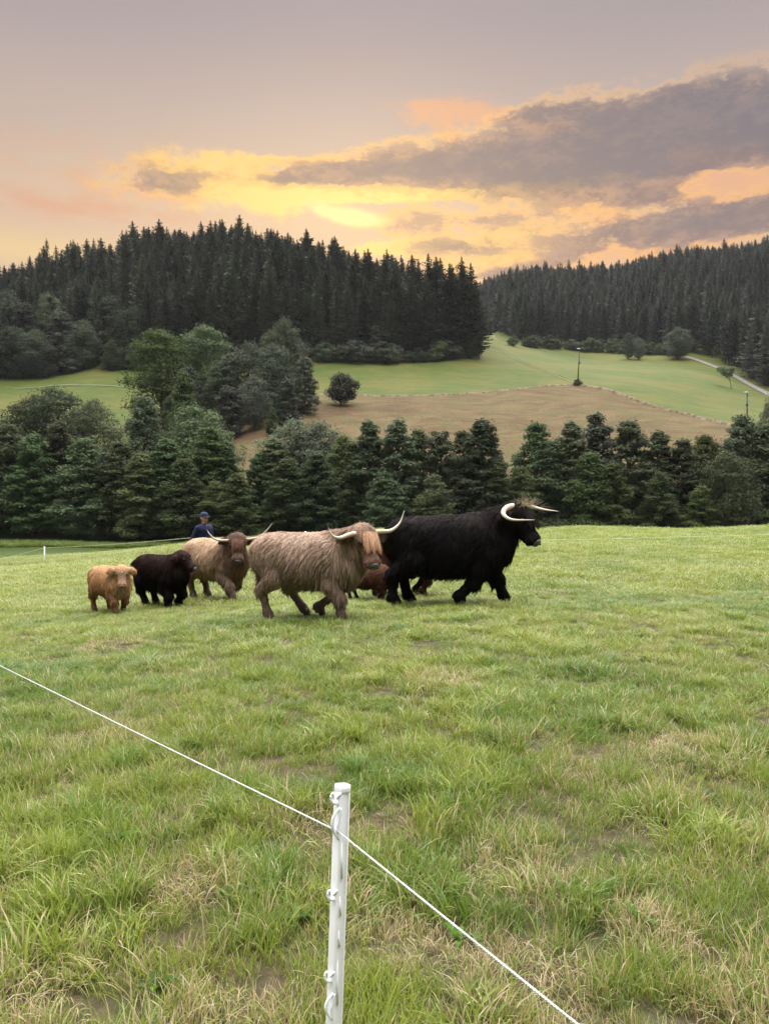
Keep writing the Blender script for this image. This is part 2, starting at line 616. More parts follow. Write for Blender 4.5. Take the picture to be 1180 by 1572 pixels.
def smooth_line(pts, n=60):
    """Catmull-Rom through points"""
    P = np.asarray(pts, float)
    P = np.vstack([2 * P[0] - P[1], P, 2 * P[-1] - P[-2]])
    out = []
    seg = len(P) - 3
    for k in range(n + 1):
        t = k / n * seg
        i = min(int(t), seg - 1)
        f = t - i
        a, b, c, d = P[i], P[i + 1], P[i + 2], P[i + 3]
        out.append(0.5 * ((2 * b) + (c - a) * f + (2 * a - 5 * b + 4 * c - d) * f * f + (3 * b - a - 3 * c + d) * f ** 3))
    return np.array(out)


def drape(name, line, width, mat, lift=0.08, prof=None, wob=0.0, kind='structure'):
    """a strip of given width laid on the ground along a line (x, y); prof gives heights across"""
    line = np.asarray(line)[:, :2]
    t = np.gradient(line, axis=0)
    t /= np.linalg.norm(t, axis=1)[:, None]
    nrm = np.stack([-t[:, 1], t[:, 0]], 1)
    prof = prof or [0, 0, 0]
    k = len(prof)
    off = np.linspace(-.5, .5, k)
    w = np.asarray(width) * (1 + wob * np.sin(np.arange(len(line)) * 1.7) * np.cos(np.arange(len(line)) * .6))
    P = line[:, None] + nrm[:, None] * off[None, :, None] * np.broadcast_to(w, (len(line),))[:, None, None]
    z = ground(P[..., 0], P[..., 1]) + lift + np.asarray(prof)[None]
    V = np.concatenate([P, z[..., None]], -1).reshape(-1, 3)
    i = (np.arange(len(line) - 1)[:, None] * k + np.arange(k - 1)).ravel()
    F = np.stack([i, i + k, i + k + 1, i + 1], 1)
    o = obj(name, mesh_np(name, V, F, mat, True))
    return tag(o, kind=kind)


# mown field of dry stubble on the slope
top_edge = [hit(*p) for p in ((400, 640), (470, 612), (530, 607), (600, 609), (680, 607), (740, 604), (800, 598), (850, 593), (888, 592))]
right_edge = [hit(*p) for p in ((888, 592), (930, 600), (1000, 625), (1060, 640), (1125, 657))]
TOPL = smooth_line(top_edge, 80)
RGTL = smooth_line(right_edge, 50)
low = [(62, 125, 0), (50, 108, 0), (25, 105, 0), (0, 105, 0), (-20, 106, 0), (-34, 118, 0), (-36, 140, 0)]
field_poly = np.vstack([TOPL, RGTL[1:], np.array(low)])


def stubble_mat():
    m, nt, out = new_mat('dry_stubble')
    p = geopos(nt)
    sp = nt.nodes.new('ShaderNodeSeparateXYZ')
    nt.links.new(p.s, sp.inputs[0])
    x, y, z = (E(nt, sp.outputs[i]) for i in range(3))
    flat = comb(nt, x, y, 0.0)
    w = noise(nt, flat, 0.035, 3)
    rows = noise(nt, comb(nt, x * 0.10, z * 1.3 + w * 12.0, 0.0), 1.0, 5, 0.6)
    n2 = noise(nt, flat, 0.22, 6, 0.65)
    n3 = noise(nt, flat, 1.6, 6, 0.7)
    c = mixc(nt, rows.step(0.35, 0.62), (0.118, 0.078, 0.046), (0.185, 0.138, 0.078))
    c = mixc(nt, n2.step(0.40, 0.66) * 0.75, c, (0.130, 0.132, 0.055))
    c = mixc(nt, n3.step(0.46, 0.68) * 0.7, c, (0.070, 0.052, 0.032))
    c = mixc(nt, noise(nt, flat, 0.06, 3).step(0.52, 0.66) * 0.6, c, (0.098, 0.058, 0.04))
    c = mixc(nt, 1.0, c, (0.62, 0.60, 0.53), 'MULTIPLY')
    principled(nt, out, c, 0.95, 0.1, n3 + rows * 0.5, 0.5, 0.12)
    return m


def field_mesh(poly, step, mat, name, lift):
    poly = np.asarray(poly)[:, :2]
    x0, y0 = poly.min(0); x1, y1 = poly.max(0)
    xs = np.arange(x0 - step, x1 + step, step); ys = np.arange(y0 - step, y1 + step, step)
    Xg, Yg = np.meshgrid(xs, ys)
    # pull outside corners onto the border so that the outline is the polygon's own
    Pm = np.stack([Xg.ravel(), Yg.ravel()], 1)
    ins = inside(poly, Pm[:, 0], Pm[:, 1])
    nc = len(xs)
    i = (np.arange(len(ys) - 1)[:, None] * nc + np.arange(nc - 1)).ravel()
    F = np.stack([i, i + 1, i + 1 + nc, i + nc], 1)
    keep = ins[F].sum(1) >= 1
    F = F[keep]
    used = np.unique(F)
    seg_a = poly; seg_b = np.roll(poly, -1, 0)
    for k in used:
        if not ins[k]:
            p = Pm[k]
            ab = seg_b - seg_a
            t = np.clip(((p - seg_a) * ab).sum(1) / ((ab ** 2).sum(1) + 1e-9), 0, 1)
            q = seg_a + ab * t[:, None]
            Pm[k] = q[np.argmin(((q - p) ** 2).sum(1))]
    remap = -np.ones(len(Pm), int); remap[used] = np.arange(len(used))
    V = Pm[used]
    z = ground(V[:, 0], V[:, 1]) + lift
    return mesh_np(name, np.column_stack([V, z]), remap[F], mat, True)


field = obj('stubble_field', field_mesh(field_poly, 1.6, stubble_mat(), 'stubble_field', 0.12))
tag(field, kind='structure')
bank_m = simple_mat('dry_bank_grass', (0.17, 0.135, 0.085), (0.07, 0.06, 0.035), 0.9, 0.95, 0.1, 0.8, 0.2)
drape('field_bank', RGTL, 1.7, bank_m, 0.05, [0, .5, .6, .25, 0], 0.35)
drape('field_edge', TOPL[8:], 1.0, bank_m, 0.05, [0, .28, .3, 0], 0.5)

gravel_m = simple_mat('road_gravel', (0.20, 0.195, 0.185), (0.15, 0.145, 0.135), 0.8, 0.9, 0.2, 0.3, 0.02)
road_line = smooth_line([hit(*p) for p in ((1052, 548), (1085, 559), (1110, 569), (1140, 585), (1180, 606), (1230, 634))], 60)
drape('farm_road', road_line, 2.6, gravel_m, 0.14)
track_m = simple_mat('worn_track', (0.14, 0.155, 0.07), (0.11, 0.12, 0.05), 0.5, 0.95, 0.1, 0.3, 0.05)
for dx in (0, 2.2):
    ln = smooth_line([hit(*p) for p in ((742, 527), (768, 538), (800, 556), (840, 572), (880, 588))], 60)
    ln = ln + np.array([dx, 0, 0])
    drape('wheel_track', ln, 0.6, track_m, 0.1)
for pts in (((755, 512), (760, 521), (790, 533), (850, 541), (900, 548)),):
    drape('wheel_track', smooth_line([hit(*p) for p in pts], 50), 0.8, track_m, 0.12)
drape('footpath', smooth_line([hit(*p) for p in ((20, 597), (80, 593), (130, 592), (205, 596), (250, 600))], 50), 0.9, simple_mat('pale_path', (0.115, 0.135, 0.065), None, 1, 0.95), 0.12)
# pale gravel of the stream bank showing under the alders
drape('stream_bank', [(24.5, 88.5), (26, 88.2), (27.5, 88.4), (29, 88.1), (30.5, 88.3)], 2.0, simple_mat('pale_gravel', (0.62, 0.58, 0.56), (0.35, 0.30, 0.28), 1.5, 0.9), 0.3, None, 0.3)

# ================================================================== VEGETATION
rng = np.random.default_rng(11)


def leaf_mat(name, cols, trans=0.25, scale=0.35, rough=0.75):
    """foliage: hue varies clump by clump (attribute tint) and slowly through the crown; the tree itself varies by its random"""
    m, nt, out = new_mat(name)
    a = nt.nodes.new('ShaderNodeAttribute'); a.attribute_name = 'tint'
    t = E(nt, a.outputs['Fac'])
    oi = nt.nodes.new('ShaderNodeObjectInfo')
    rnd = E(nt, oi.outputs['Random'])
    c = mixc(nt, t, cols[0], cols[1])
    c = mixc(nt, noise(nt, objpos(nt), scale, 4).step(0.4, 0.7) * 0.6, c, cols[2])
    hv = nt.nodes.new('ShaderNodeHueSaturation')
    nt.links.new(c.s, hv.inputs['Color'])
    nt.links.new((rnd * 0.05 + 0.475).s, hv.inputs['Hue'])
    nt.links.new((rnd.m('MULTIPLY', 7.31).m('FRACT') * 0.8 + 0.6).s, hv.inputs['Value'])
    nt.links.new((rnd.m('MULTIPLY', 3.17).m('FRACT') * 0.4 + 0.75).s, hv.inputs['Saturation'])
    d = nt.nodes.new('ShaderNodeBsdfPrincipled')
    nt.links.new(hv.outputs[0], d.inputs['Base Color'])
    d.inputs['Roughness'].default_value = rough
    d.inputs['Specular IOR Level'].default_value = 0.10
    tr = nt.nodes.new('ShaderNodeBsdfTranslucent')
    nt.links.new(hv.outputs[0], tr.inputs['Color'])
    mx = nt.nodes.new('ShaderNodeMixShader')
    mx.inputs[0].default_value = trans
    nt.links.new(d.outputs[0], mx.inputs[1]); nt.links.new(tr.outputs[0], mx.inputs[2])
    nt.links.new(mx.outputs[0], out.inputs[0])
    return m


M_SPRUCE = leaf_mat('spruce_needles', ((0.042, 0.051, 0.037), (0.073, 0.084, 0.057), (0.064, 0.064, 0.044)), 0.08, 0.12, 0.8)
M_SPRUCE_HAZY = leaf_mat('hazy_spruce_needles', ((0.059, 0.069, 0.058), (0.095, 0.107, 0.086), (0.076, 0.084, 0.065)), 0.10, 0.12, 0.8)  # same spruce needles, distance haze put into the colour: lighter and bluer
M_ALDER = leaf_mat('alder_leaves', ((0.060, 0.083, 0.043), (0.090, 0.120, 0.056), (0.077, 0.105, 0.053)), 0.35, 0.30)
M_OLIVE = leaf_mat('willow_leaves', ((0.065, 0.086, 0.048), (0.110, 0.134, 0.069), (0.092, 0.103, 0.067)), 0.25, 0.3)
M_GREY = leaf_mat('grey_green_leaves', ((0.050, 0.065, 0.045), (0.094, 0.110, 0.075), (0.073, 0.083, 0.065)), 0.22, 0.3)
M_LIGHT = leaf_mat('fresh_leaves', ((0.048, 0.076, 0.028), (0.082, 0.115, 0.039), (0.062, 0.094, 0.037)), 0.28, 0.3)
M_BARK = simple_mat('bark', (0.085, 0.070, 0.055), (0.045, 0.037, 0.030), 3, 0.9, 0.2, 0.6, 0.03)
M_PALEBARK = simple_mat('pale_bark', (0.34, 0.31, 0.27), (0.22, 0.19, 0.16), 2, 0.85, 0.2, 0.4, 0.02)


def quads_mesh(name, C, A, B, tint, mat, shape='rhomb'):
    """leaf clumps: centre C, half axes A and B (n,3)"""
    n = len(C)
    V = np.stack([C - A, C + B * .8 - A * .1, C + A, C - B * .8 - A * .1], 1).reshape(-1, 3)
    F = np.arange(4 * n).reshape(n, 4)
    me = mesh_np(name, V, F, mat)
    fattr(me, 'tint', np.repeat(tint, 4))
    return me


def unit(v):
    return v / (np.linalg.norm(v, axis=-1, keepdims=True) + 1e-9)


def spruce_meshes(i, H=26.0, rmax=3.1, bare=0.12, seed=0, sparse=1.0, mat=None, bark=None):
    r = np.random.default_rng(100 + seed + i)
    C, A, B, T = [], [], [], []
    z = bare * H
    while z < H * 0.985:
        t = (z - bare * H) / (H * (1 - bare))
        rad = rmax * ((1 - t) ** 0.66 * (0.62 + 0.38 * min(1, t * 4))) * r.uniform(.6, 1.3) * (1.0 if t < .93 else .6) + 0.05
        ks = min(1.0, .22 + rad * .42)
        nb = int((8 if rad > 1 else 6) * sparse + r.integers(0, 2))
        ph = r.uniform(0, 6.28)
        for k in range(nb):
            if r.random() < 0.10 * (2 - sparse): continue
            th = ph + k * 6.283 / nb + r.normal(0, .22)
            L = rad * r.uniform(.5, 1.3)
            dirv = np.array([math.cos(th), math.sin(th), 0])
            side = np.array([-dirv[1], dirv[0], 0])
            slope = 0.35 - 0.75 * (1 - t) + r.normal(0, .08)      # lower branches droop, top ones rise
            m = max(2, int(L / 0.42))
            tint = r.random()
            for q in range(m):
                f = (q + .6) / m
                p = dirv * L * f + np.array([0, 0, z + L * (slope * f * .75 + .16 * f * f)])
                s = (0.30 + .16 * (1 - f) + r.uniform(-.05, .1)) * ks
                # spray along the branch
                C.append(p); A.append(dirv * s * 1.15 + np.array([0, 0, slope * .35 * s + r.normal(0, .06) * ks])); B.append(side * s * .85 + np.array([0, 0, -s * .25 + r.normal(0, .12) * ks]))
                T.append(tint * .7 + r.random() * .3)
                # hanging twigs at both sides
                for sg in (-1, 1):
                    if r.random() < .62:
                        C.append(p + side * sg * s * .6 + np.array([0, 0, -s * .35])); A.append(np.array([0, 0, -s * .75]) + side * sg * s * .2); B.append(dirv * s * .42 + side * r.normal(0, .1)); T.append(tint * .6 + r.random() * .2)
        z += (0.34 + 0.30 * (1 - t)) * H / 26 * r.uniform(.8, 1.2)
    for a_ in (0, 2.1, 4.2):
        C.append(np.array([0, 0, H * .985])); A.append(np.array([.02, 0, .55])); B.append(np.array([.11 * math.cos(a_), .11 * math.sin(a_), 0])); T.append(.5)
    crown = quads_mesh('crown', np.array(C), np.array(A), np.array(B), np.array(T), mat or M_SPRUCE)
    mb = MB()
    zz = np.linspace(-1.0, H * .97, 8)
    mb.tube(np.stack([.05 * np.sin(zz), 0 * zz, zz], 1), 0.24 * (1 - zz / H * .95) + .02, 6)
    # dead branch stubs low on the trunk
    for k in range(7):
        a = r.uniform(0, 6.28); zc = r.uniform(.03, bare + .05) * H; L = r.uniform(.5, 1.5)
        mb.tube([(0, 0, zc), (math.cos(a) * L, math.sin(a) * L, zc - .15 * L)], [.04, .015], 3, False)
    return crown, mb.mesh('trunk', bark or M_BARK)


def leafy_meshes(seed, H, W, kind, mat, bark=None, n=9000, leaf=.27, base=.06, lean=0.0, gap=.0, nl=None):
    """broadleaf tree: trunk, limbs to the lobes of the crown, leaf clumps spread over and in the lobes"""
    r = np.random.default_rng(500 + seed)
    lobes = []
    nl = nl or {'bush': 16, 'cone': 96, 'column': 80, 'round': 64}.get(kind, 46)
    ls = {'cone': .62, 'column': .68, 'round': .82}.get(kind, 1.0)
    for k in range(nl):
        t = (k + r.uniform(.1, .9)) / nl
        zc = base * H + (1 - base) * H * (.04 + .92 * t)
        if kind == 'cone':        # alder: pointed, layered
            prof = (1 - t) ** .72 * (.55 + .45 * min(1, t * 4)) + .05
        elif kind == 'round':
            prof = math.sqrt(max(.03, 1 - (2 * (t - .47)) ** 2))
        elif kind == 'column':
            prof = (1 - t) ** .45 * .8 + .1
        elif kind == 'bush':
            prof = math.sqrt(max(.03, 1 - t * t)) * .95
        else:                     # umbrella
            prof = math.sqrt(max(.03, 1 - (1.6 * (t - .66)) ** 2)) * (0.4 + .6 * t)
        a = k * 2.399 + r.normal(0, .5)
        rr = W * .5 * prof * math.sqrt(r.uniform(.15, .95)) * .86
        s = (W * .5 * (.20 + .20 * prof)) * r.uniform(.6, 1.35) * ls
        lobes.append((rr * math.cos(a) + lean * zc, rr * math.sin(a), min(zc, H - s * .55), s, r.random()))
    L = np.array(lobes)
    wt = L[:, 3] ** 2; wt /= wt.sum()
    idx = r.choice(len(L), n, p=wt)
    d = unit(r.normal(size=(n, 3)))
    d[:, 2] = np.where(r.random(n) < .55, np.abs(d[:, 2]), d[:, 2])
    rad = r.uniform(.35, 1.18, n) ** .8
    sq = np.array([1.08, 1.08, .66 if kind != 'cone' else .58])
    C = L[idx, :3] + d * sq * (L[idx, 3] * rad)[:, None]
    C += r.normal(0, .16, (n, 3)) * (r.random(n) < .35)[:, None]
    C += .10 * L[idx, 3][:, None] * np.sin(C * 3.1 + L[idx, 4][:, None] * 20)
    C[:, 2] = np.maximum(C[:, 2], .15)
    s = leaf * r.uniform(.55, 1.3, n)
    nn = unit(d + r.normal(0, .55, (n, 3)) + np.array([0, 0, .55]))
    a0 = unit(np.cross(nn, r.normal(size=(n, 3))))
    a0[:, 2] -= .25; a0 = unit(a0)
    b0 = unit(np.cross(nn, a0))
    tint = np.clip(L[idx, 4] * .55 + r.random(n) * .45, 0, 1)
    crown = quads_mesh('crown', C, a0 * s[:, None], b0 * (s * .62)[:, None], tint, mat)
    mb = MB()
    zt = np.linspace(-.8, H * .82, 7)
    tr = max(.07, H * .015)
    mb.tube(np.stack([lean * zt + .12 * np.sin(zt * .6), .1 * np.cos(zt * .5), zt], 1), tr * (1 - zt / H * .9), 7)
    for k in range(0, len(L), 2):
        x, y, z, s_, _ = L[k]
        z0 = max(base * H * .6, z - math.hypot(x, y) * .9 - .4)
        mb.tube([(lean * z0, 0, z0), ((x + lean * z0) * .5, y * .5, (z0 + z) * .5 + .1), (x, y, z)], [tr * .42, tr * .28, tr * .08], 4, False)
    return crown, mb.mesh('trunk', bark or M_BARK)


def plant_tree(name, meshes, loc, height, mesh_h, label, cat='tree', group=None, rz=None, wide=1.0):
    s = height / mesh_h
    e = empty(name, loc, rng.uniform(0, 6.28) if rz is None else rz, label, cat, group)
    e.scale = (s * wide, s * wide, s)
    obj('trunk', meshes[1], e)
    obj('crown', meshes[0], e)
    return e


# ------------------------------------------------------------------ spruce forests
SPR = [spruce_meshes(i, 26.0, rm, b, sparse=sp) for i, (rm, b, sp) in enumerate(((4.7, .10, 1.15), (3.9, .2, 1.05), (5.0, .06, 1.2), (3.5, .26, .95), (4.3, .14, 1.05), (3.2, .3, .85)))]

def recolour(pair, mat):
    c = pair[0].copy(); c.materials[0] = mat
    return c, pair[1]


SPR_HAZY = [recolour(q, M_SPRUCE_HAZY) for q in SPR]  # right hill spruces, recoloured with the haze painted in
edge_l = [hit(*p) for p in ((-260, 600), (-120, 595), (0, 582), (60, 575), (120, 567), (210, 571), (340, 562), (480, 556), (590, 557), (650, 556), (738, 547))]
poly_l = [(p[0], p[1] + 2.0) for p in edge_l] + [(.121 * 262, 262), (.105 * 320, 320), (.08 * 385, 385), (-60, 400), (-200, 400), (-300, 380), (-300, 220)]
edge_r = [hit(*p) for p in ((1330, 680), (1240, 640), (1180, 601), (1140, 578), (1105, 560), (1060, 546), (1000, 540), (900, 534), (830, 531), (775, 526))]
poly_r = [(p[0] + 1.5, p[1] + 3.0) for p in edge_r] + [(.157 * 345, 345), (.145 * 370, 372), (.130 * 400, 404), (.05 * 430, 430), (-20, 470), (-40, 700), (200, 720), (520, 640), (560, 300), (260, 150)]


def scatter(poly, d, jit=.42, seed=1):
    r = np.random.default_rng(seed)
    poly = np.asarray(poly)
    x0, y0 = poly.min(0); x1, y1 = poly.max(0)
    xs, ys = np.meshgrid(np.arange(x0, x1, d), np.arange(y0, y1, d * .87))
    xs = xs + (np.arange(len(ys)) % 2)[:, None] * d * .5
    x = (xs + r.uniform(-jit, jit, xs.shape) * d).ravel(); y = (ys + r.uniform(-jit, jit, xs.shape) * d).ravel()
    k = inside(poly, x, y)
    return x[k], y[k]


lx, ly = scatter(poly_l, 4.6, .62, seed=3)
rx, ry = scatter(poly_r, 5.2, .62, seed=4)
# keep the road free
keep = np.ones(len(rx), bool)
for p in road_line:
    keep &= (rx - p[0]) ** 2 + (ry - p[1]) ** 2 > 16
rx, ry = rx[keep], ry[keep]
ax = np.concatenate([lx, rx]); ay = np.concatenate([ly, ry])
isl = np.arange(len(ax)) < len(lx)
az_ = ground(ax, ay)
ah = (rng.normal(20.8, 2.8, len(ax)).clip(13, 28) + 1.2 * np.sin(ax * .11 + 2 * np.sin(ay * .07))) * np.where(isl, 1.0, .92)
# the young fringe at the far left is lower
ah = np.where(isl & (ax / ay < -.34), ah * rng.uniform(.7, 1.0, len(ax)), ah)
u = ax / ay
vis = (np.abs(u) < .54) & (ay > 150)
# distance inside from the forest edge decides how much of the tree shows
def edge_dist(x, y, line):
    line = np.asarray(line)[:, :2]
    out = np.full(len(x), 1e9)
    for a, b in zip(line[:-1], line[1:]):
        ab = b - a
        t = np.clip(((x - a[0]) * ab[0] + (y - a[1]) * ab[1]) / (ab @ ab), 0, 1)
        out = np.minimum(out, np.hypot(x - a[0] - ab[0] * t, y - a[1] - ab[1] * t))
    return out


ed = np.where(isl, edge_dist(ax, ay, edge_l), edge_dist(ax, ay, edge_r))
score = (ah / ay) * np.clip(1.6 - ed / 26, .12, 1.6) * vis
own = np.zeros(len(ax), bool)
own[np.argsort(-score)[:285]] = True
own &= vis
for k in np.where(own)[0]:
    v = int(rng.integers(0, 6))
    if isl[k]:
        lab = 'dark spruce standing along the foot of the wooded left hill' if ed[k] < 12 else 'dark spruce deeper in the wood on the left hill'
        grp = 'spruces of the left hill at its edge' if ed[k] < 12 else 'spruces inside the left wood'
    else:
        lab = 'grey green spruce at the lower edge of the right hillside forest' if ed[k] < 12 else 'grey green spruce behind the edge rows of the right hillside forest'
        grp = 'spruces at the edge of the right forest' if ed[k] < 12 else 'spruces behind the edge of the right forest'
    plant_tree('spruce_tree', (SPR if isl[k] else SPR_HAZY)[v], (ax[k], ay[k], az_[k] - .2), ah[k], 26.0, lab, 'tree', grp, wide=rng.uniform(.8, 1.3))

# the silhouettes that end the left wood
EDGE = [(470, 349, 262), (458, 372, 262), (495, 366, 258), (518, 371, 256), (545, 381, 250), (567, 387, 244), (589, 388, 240), (607, 393, 238), (632, 389, 236), (657, 387, 236), (669, 392, 238), (708, 391, 234), (722, 401, 232), (690, 402, 231), (735, 452, 234)]
for i, (px, py, Yd) in enumerate(EDGE):
    top = at(px, py, Yd)
    z = g1(top[0], Yd)
    lab = {0: 'tallest spruce breaking the skyline right of the rounded hilltop', 11: 'open topped spruce near the right end of the skyline above the meadow', 12: 'last spruce on the right end of the wooded hill spur', 14: 'low spruce leaning out at the very end of the wooded spur'}.get(i, 'black spruce silhouette against the orange cloud on the spur')
    plant_tree('spruce_tree', SPR[[0, 1, 4, 2, 4][i % 5]], (top[0], Yd, z - .2), top[2] - z, 26.0, lab, 'tree', 'skyline spruces on the spur' if i not in (0, 11, 12, 14) else None, wide=1.15)

# everything further in, as one mass
LIB = bpy.data.collections.new('library')


def lib_coll(name, meshes):
    c = bpy.data.collections.new(name)
    for i, me in enumerate(meshes):
        o = bpy.data.objects.new('%s_%02d' % (name, i), me)
        c.objects.link(o)
    return c


def join_meshes(a, b, name):
    """crown and trunk as one mesh with two materials"""
    def arr(me):
        V = np.empty(len(me.vertices) * 3, np.float32); me.vertices.foreach_get('co', V)
        L = np.empty(len(me.loops), np.int32); me.loops.foreach_get('vertex_index', L)
        S = np.empty(len(me.polygons), np.int32); me.polygons.foreach_get('loop_total', S)
        return V.reshape(-1, 3), L, S
    Va, La, Sa = arr(a); Vb, Lb, Sb = arr(b)
    me = bpy.data.meshes.new(name)
    me.vertices.add(len(Va) + len(Vb)); me.vertices.foreach_set('co', np.concatenate([Va, Vb]).ravel())
    L = np.concatenate([La, Lb + len(Va)]); S = np.concatenate([Sa, Sb])
    me.loops.add(len(L)); me.loops.foreach_set('vertex_index', L)
    me.polygons.add(len(S)); me.polygons.foreach_set('loop_start', np.concatenate([[0], np.cumsum(S)[:-1]]).astype(np.int32))
    me.polygons.foreach_set('material_index', np.concatenate([np.zeros(len(Sa), np.int32), np.ones(len(Sb), np.int32)]))
    me.update(calc_edges=True)
    me.materials.append(a.materials[0]); me.materials.append(b.materials[0])
    t = np.zeros(len(Va), np.float32)
    if 'tint' in a.attributes:
        a.attributes['tint'].data.foreach_get('value', t)
    fattr(me, 'tint', np.concatenate([t, np.zeros(len(Vb), np.float32)]))
    return me


def instancer(name, P, rot, scale, idx, coll, extra=None, label=None):
    """one mass of many instances: points carrying rotation, scale and variant"""
    me = bpy.data.meshes.new(name)
    me.vertices.add(len(P)); me.vertices.foreach_set('co', np.asarray(P, np.float32).ravel())
    for nm, arr in (('rot', rot), ('scl', scale)):
        a = me.attributes.new(nm, 'FLOAT_VECTOR', 'POINT'); a.data.foreach_set('vector', np.asarray(arr, np.float32).ravel())
    a = me.attributes.new('idx', 'INT', 'POINT'); a.data.foreach_set('value', np.asarray(idx, np.int32))
    for nm, arr in (extra or {}).items():
        fattr(me, nm, arr)
    o = obj(name, me)
    ng = bpy.data.node_groups.new(name + '_nodes', 'GeometryNodeTree')
    ng.interface.new_socket('Geometry', in_out='INPUT', socket_type='NodeSocketGeometry')
    ng.interface.new_socket('Geometry', in_out='OUTPUT', socket_type='NodeSocketGeometry')
    N = ng.nodes
    gi = N.new('NodeGroupInput'); go = N.new('NodeGroupOutput')
    ci = N.new('GeometryNodeCollectionInfo'); ci.inputs['Collection'].default_value = coll
    ci.inputs['Separate Children'].default_value = True; ci.inputs['Reset Children'].default_value = True
    ip = N.new('GeometryNodeInstanceOnPoints')
    ng.links.new(gi.outputs[0], ip.inputs['Points'])
    ng.links.new(ci.outputs[0], ip.inputs['Instance'])
    ip.inputs['Pick Instance'].default_value = True
    def na(nm, typ):
        n = N.new('GeometryNodeInputNamedAttribute'); n.data_type = typ; n.inputs['Name'].default_value = nm
        return n.outputs[0]
    ng.links.new(na('idx', 'INT'), ip.inputs['Instance Index'])
    er = N.new('FunctionNodeEulerToRotation')
    ng.links.new(na('rot', 'FLOAT_VECTOR'), er.inputs[0])
    ng.links.new(er.outputs[0], ip.inputs['Rotation'])
    ng.links.new(na('scl', 'FLOAT_VECTOR'), ip.inputs['Scale'])
    ng.links.new(ip.outputs[0], go.inputs[0])
    md = o.modifiers.new('scatter', 'NODES'); md.node_group = ng
    return tag(o, label, kind='stuff')


SPRJ = lib_coll('spruce_variant', [join_meshes(a, b, 'spruce_joined') for a, b in SPR + SPR_HAZY])
for nm, msk in (('spruce_forest_mass', ~own),):
    k = np.where(msk)[0]
    s = ah[k] / 26
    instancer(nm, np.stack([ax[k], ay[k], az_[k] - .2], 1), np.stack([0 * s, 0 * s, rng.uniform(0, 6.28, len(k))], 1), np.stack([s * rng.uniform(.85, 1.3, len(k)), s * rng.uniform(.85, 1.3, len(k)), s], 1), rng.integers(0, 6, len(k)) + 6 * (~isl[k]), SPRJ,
              label='dense spruce forest covering both hills')

# pines and pale trunks in the front of the left wood
PINE = spruce_meshes(9, 22.0, 3.4, .45, 40, .8, M_GREY, M_PALEBARK)
for px, py, Yd, lab in ((47, 432, 214, 'pine with a bare pale trunk above the left meadow'), (118, 422, 216, 'tall thin grey green pine left of the dead trunk'), (145, 428, 212, 'nearly bare pale trunk rising in front of the dark wood'), (60, 470, 211, 'short pale pine just behind the left meadow edge')):
    top = at(px, py, Yd); z = g1(top[0], Yd)
    plant_tree('pine_tree', PINE, (top[0], Yd, z - .2), top[2] - z, 22.0, lab, wide=.9 if 'bare' not in lab else .6)

# ------------------------------------------------------------------ broadleaf trees
K = 15.0
ALD = [leafy_meshes(i, K, w, 'cone', M_ALDER, n=23000, leaf=.165, base=.02) for i, w in enumerate((8.5, 7.2, 9.0, 6.4, 7.8))]
ALDC = leafy_meshes(7, K, 7.0, 'column', M_ALDER, n=20000, leaf=.17, base=.02)
RND = [leafy_meshes(20 + i, K, w, 'round', m_, n=19000, leaf=.20, base=.05) for i, (w, m_) in enumerate(((13.0, M_ALDER), (11.5, M_LIGHT), (12.5, M_GREY), (12.0, M_OLIVE)))]
GRC = leafy_meshes(31, K, 8.0, 'column', M_GREY, n=18000, leaf=.19, base=.03)
LTC = leafy_meshes(32, K, 8.0, 'cone', M_LIGHT, n=17000, leaf=.18, base=.03)
OPEN = leafy_meshes(33, K, 6.0, 'cone', M_GREY, n=8000, leaf=.18, base=.2)

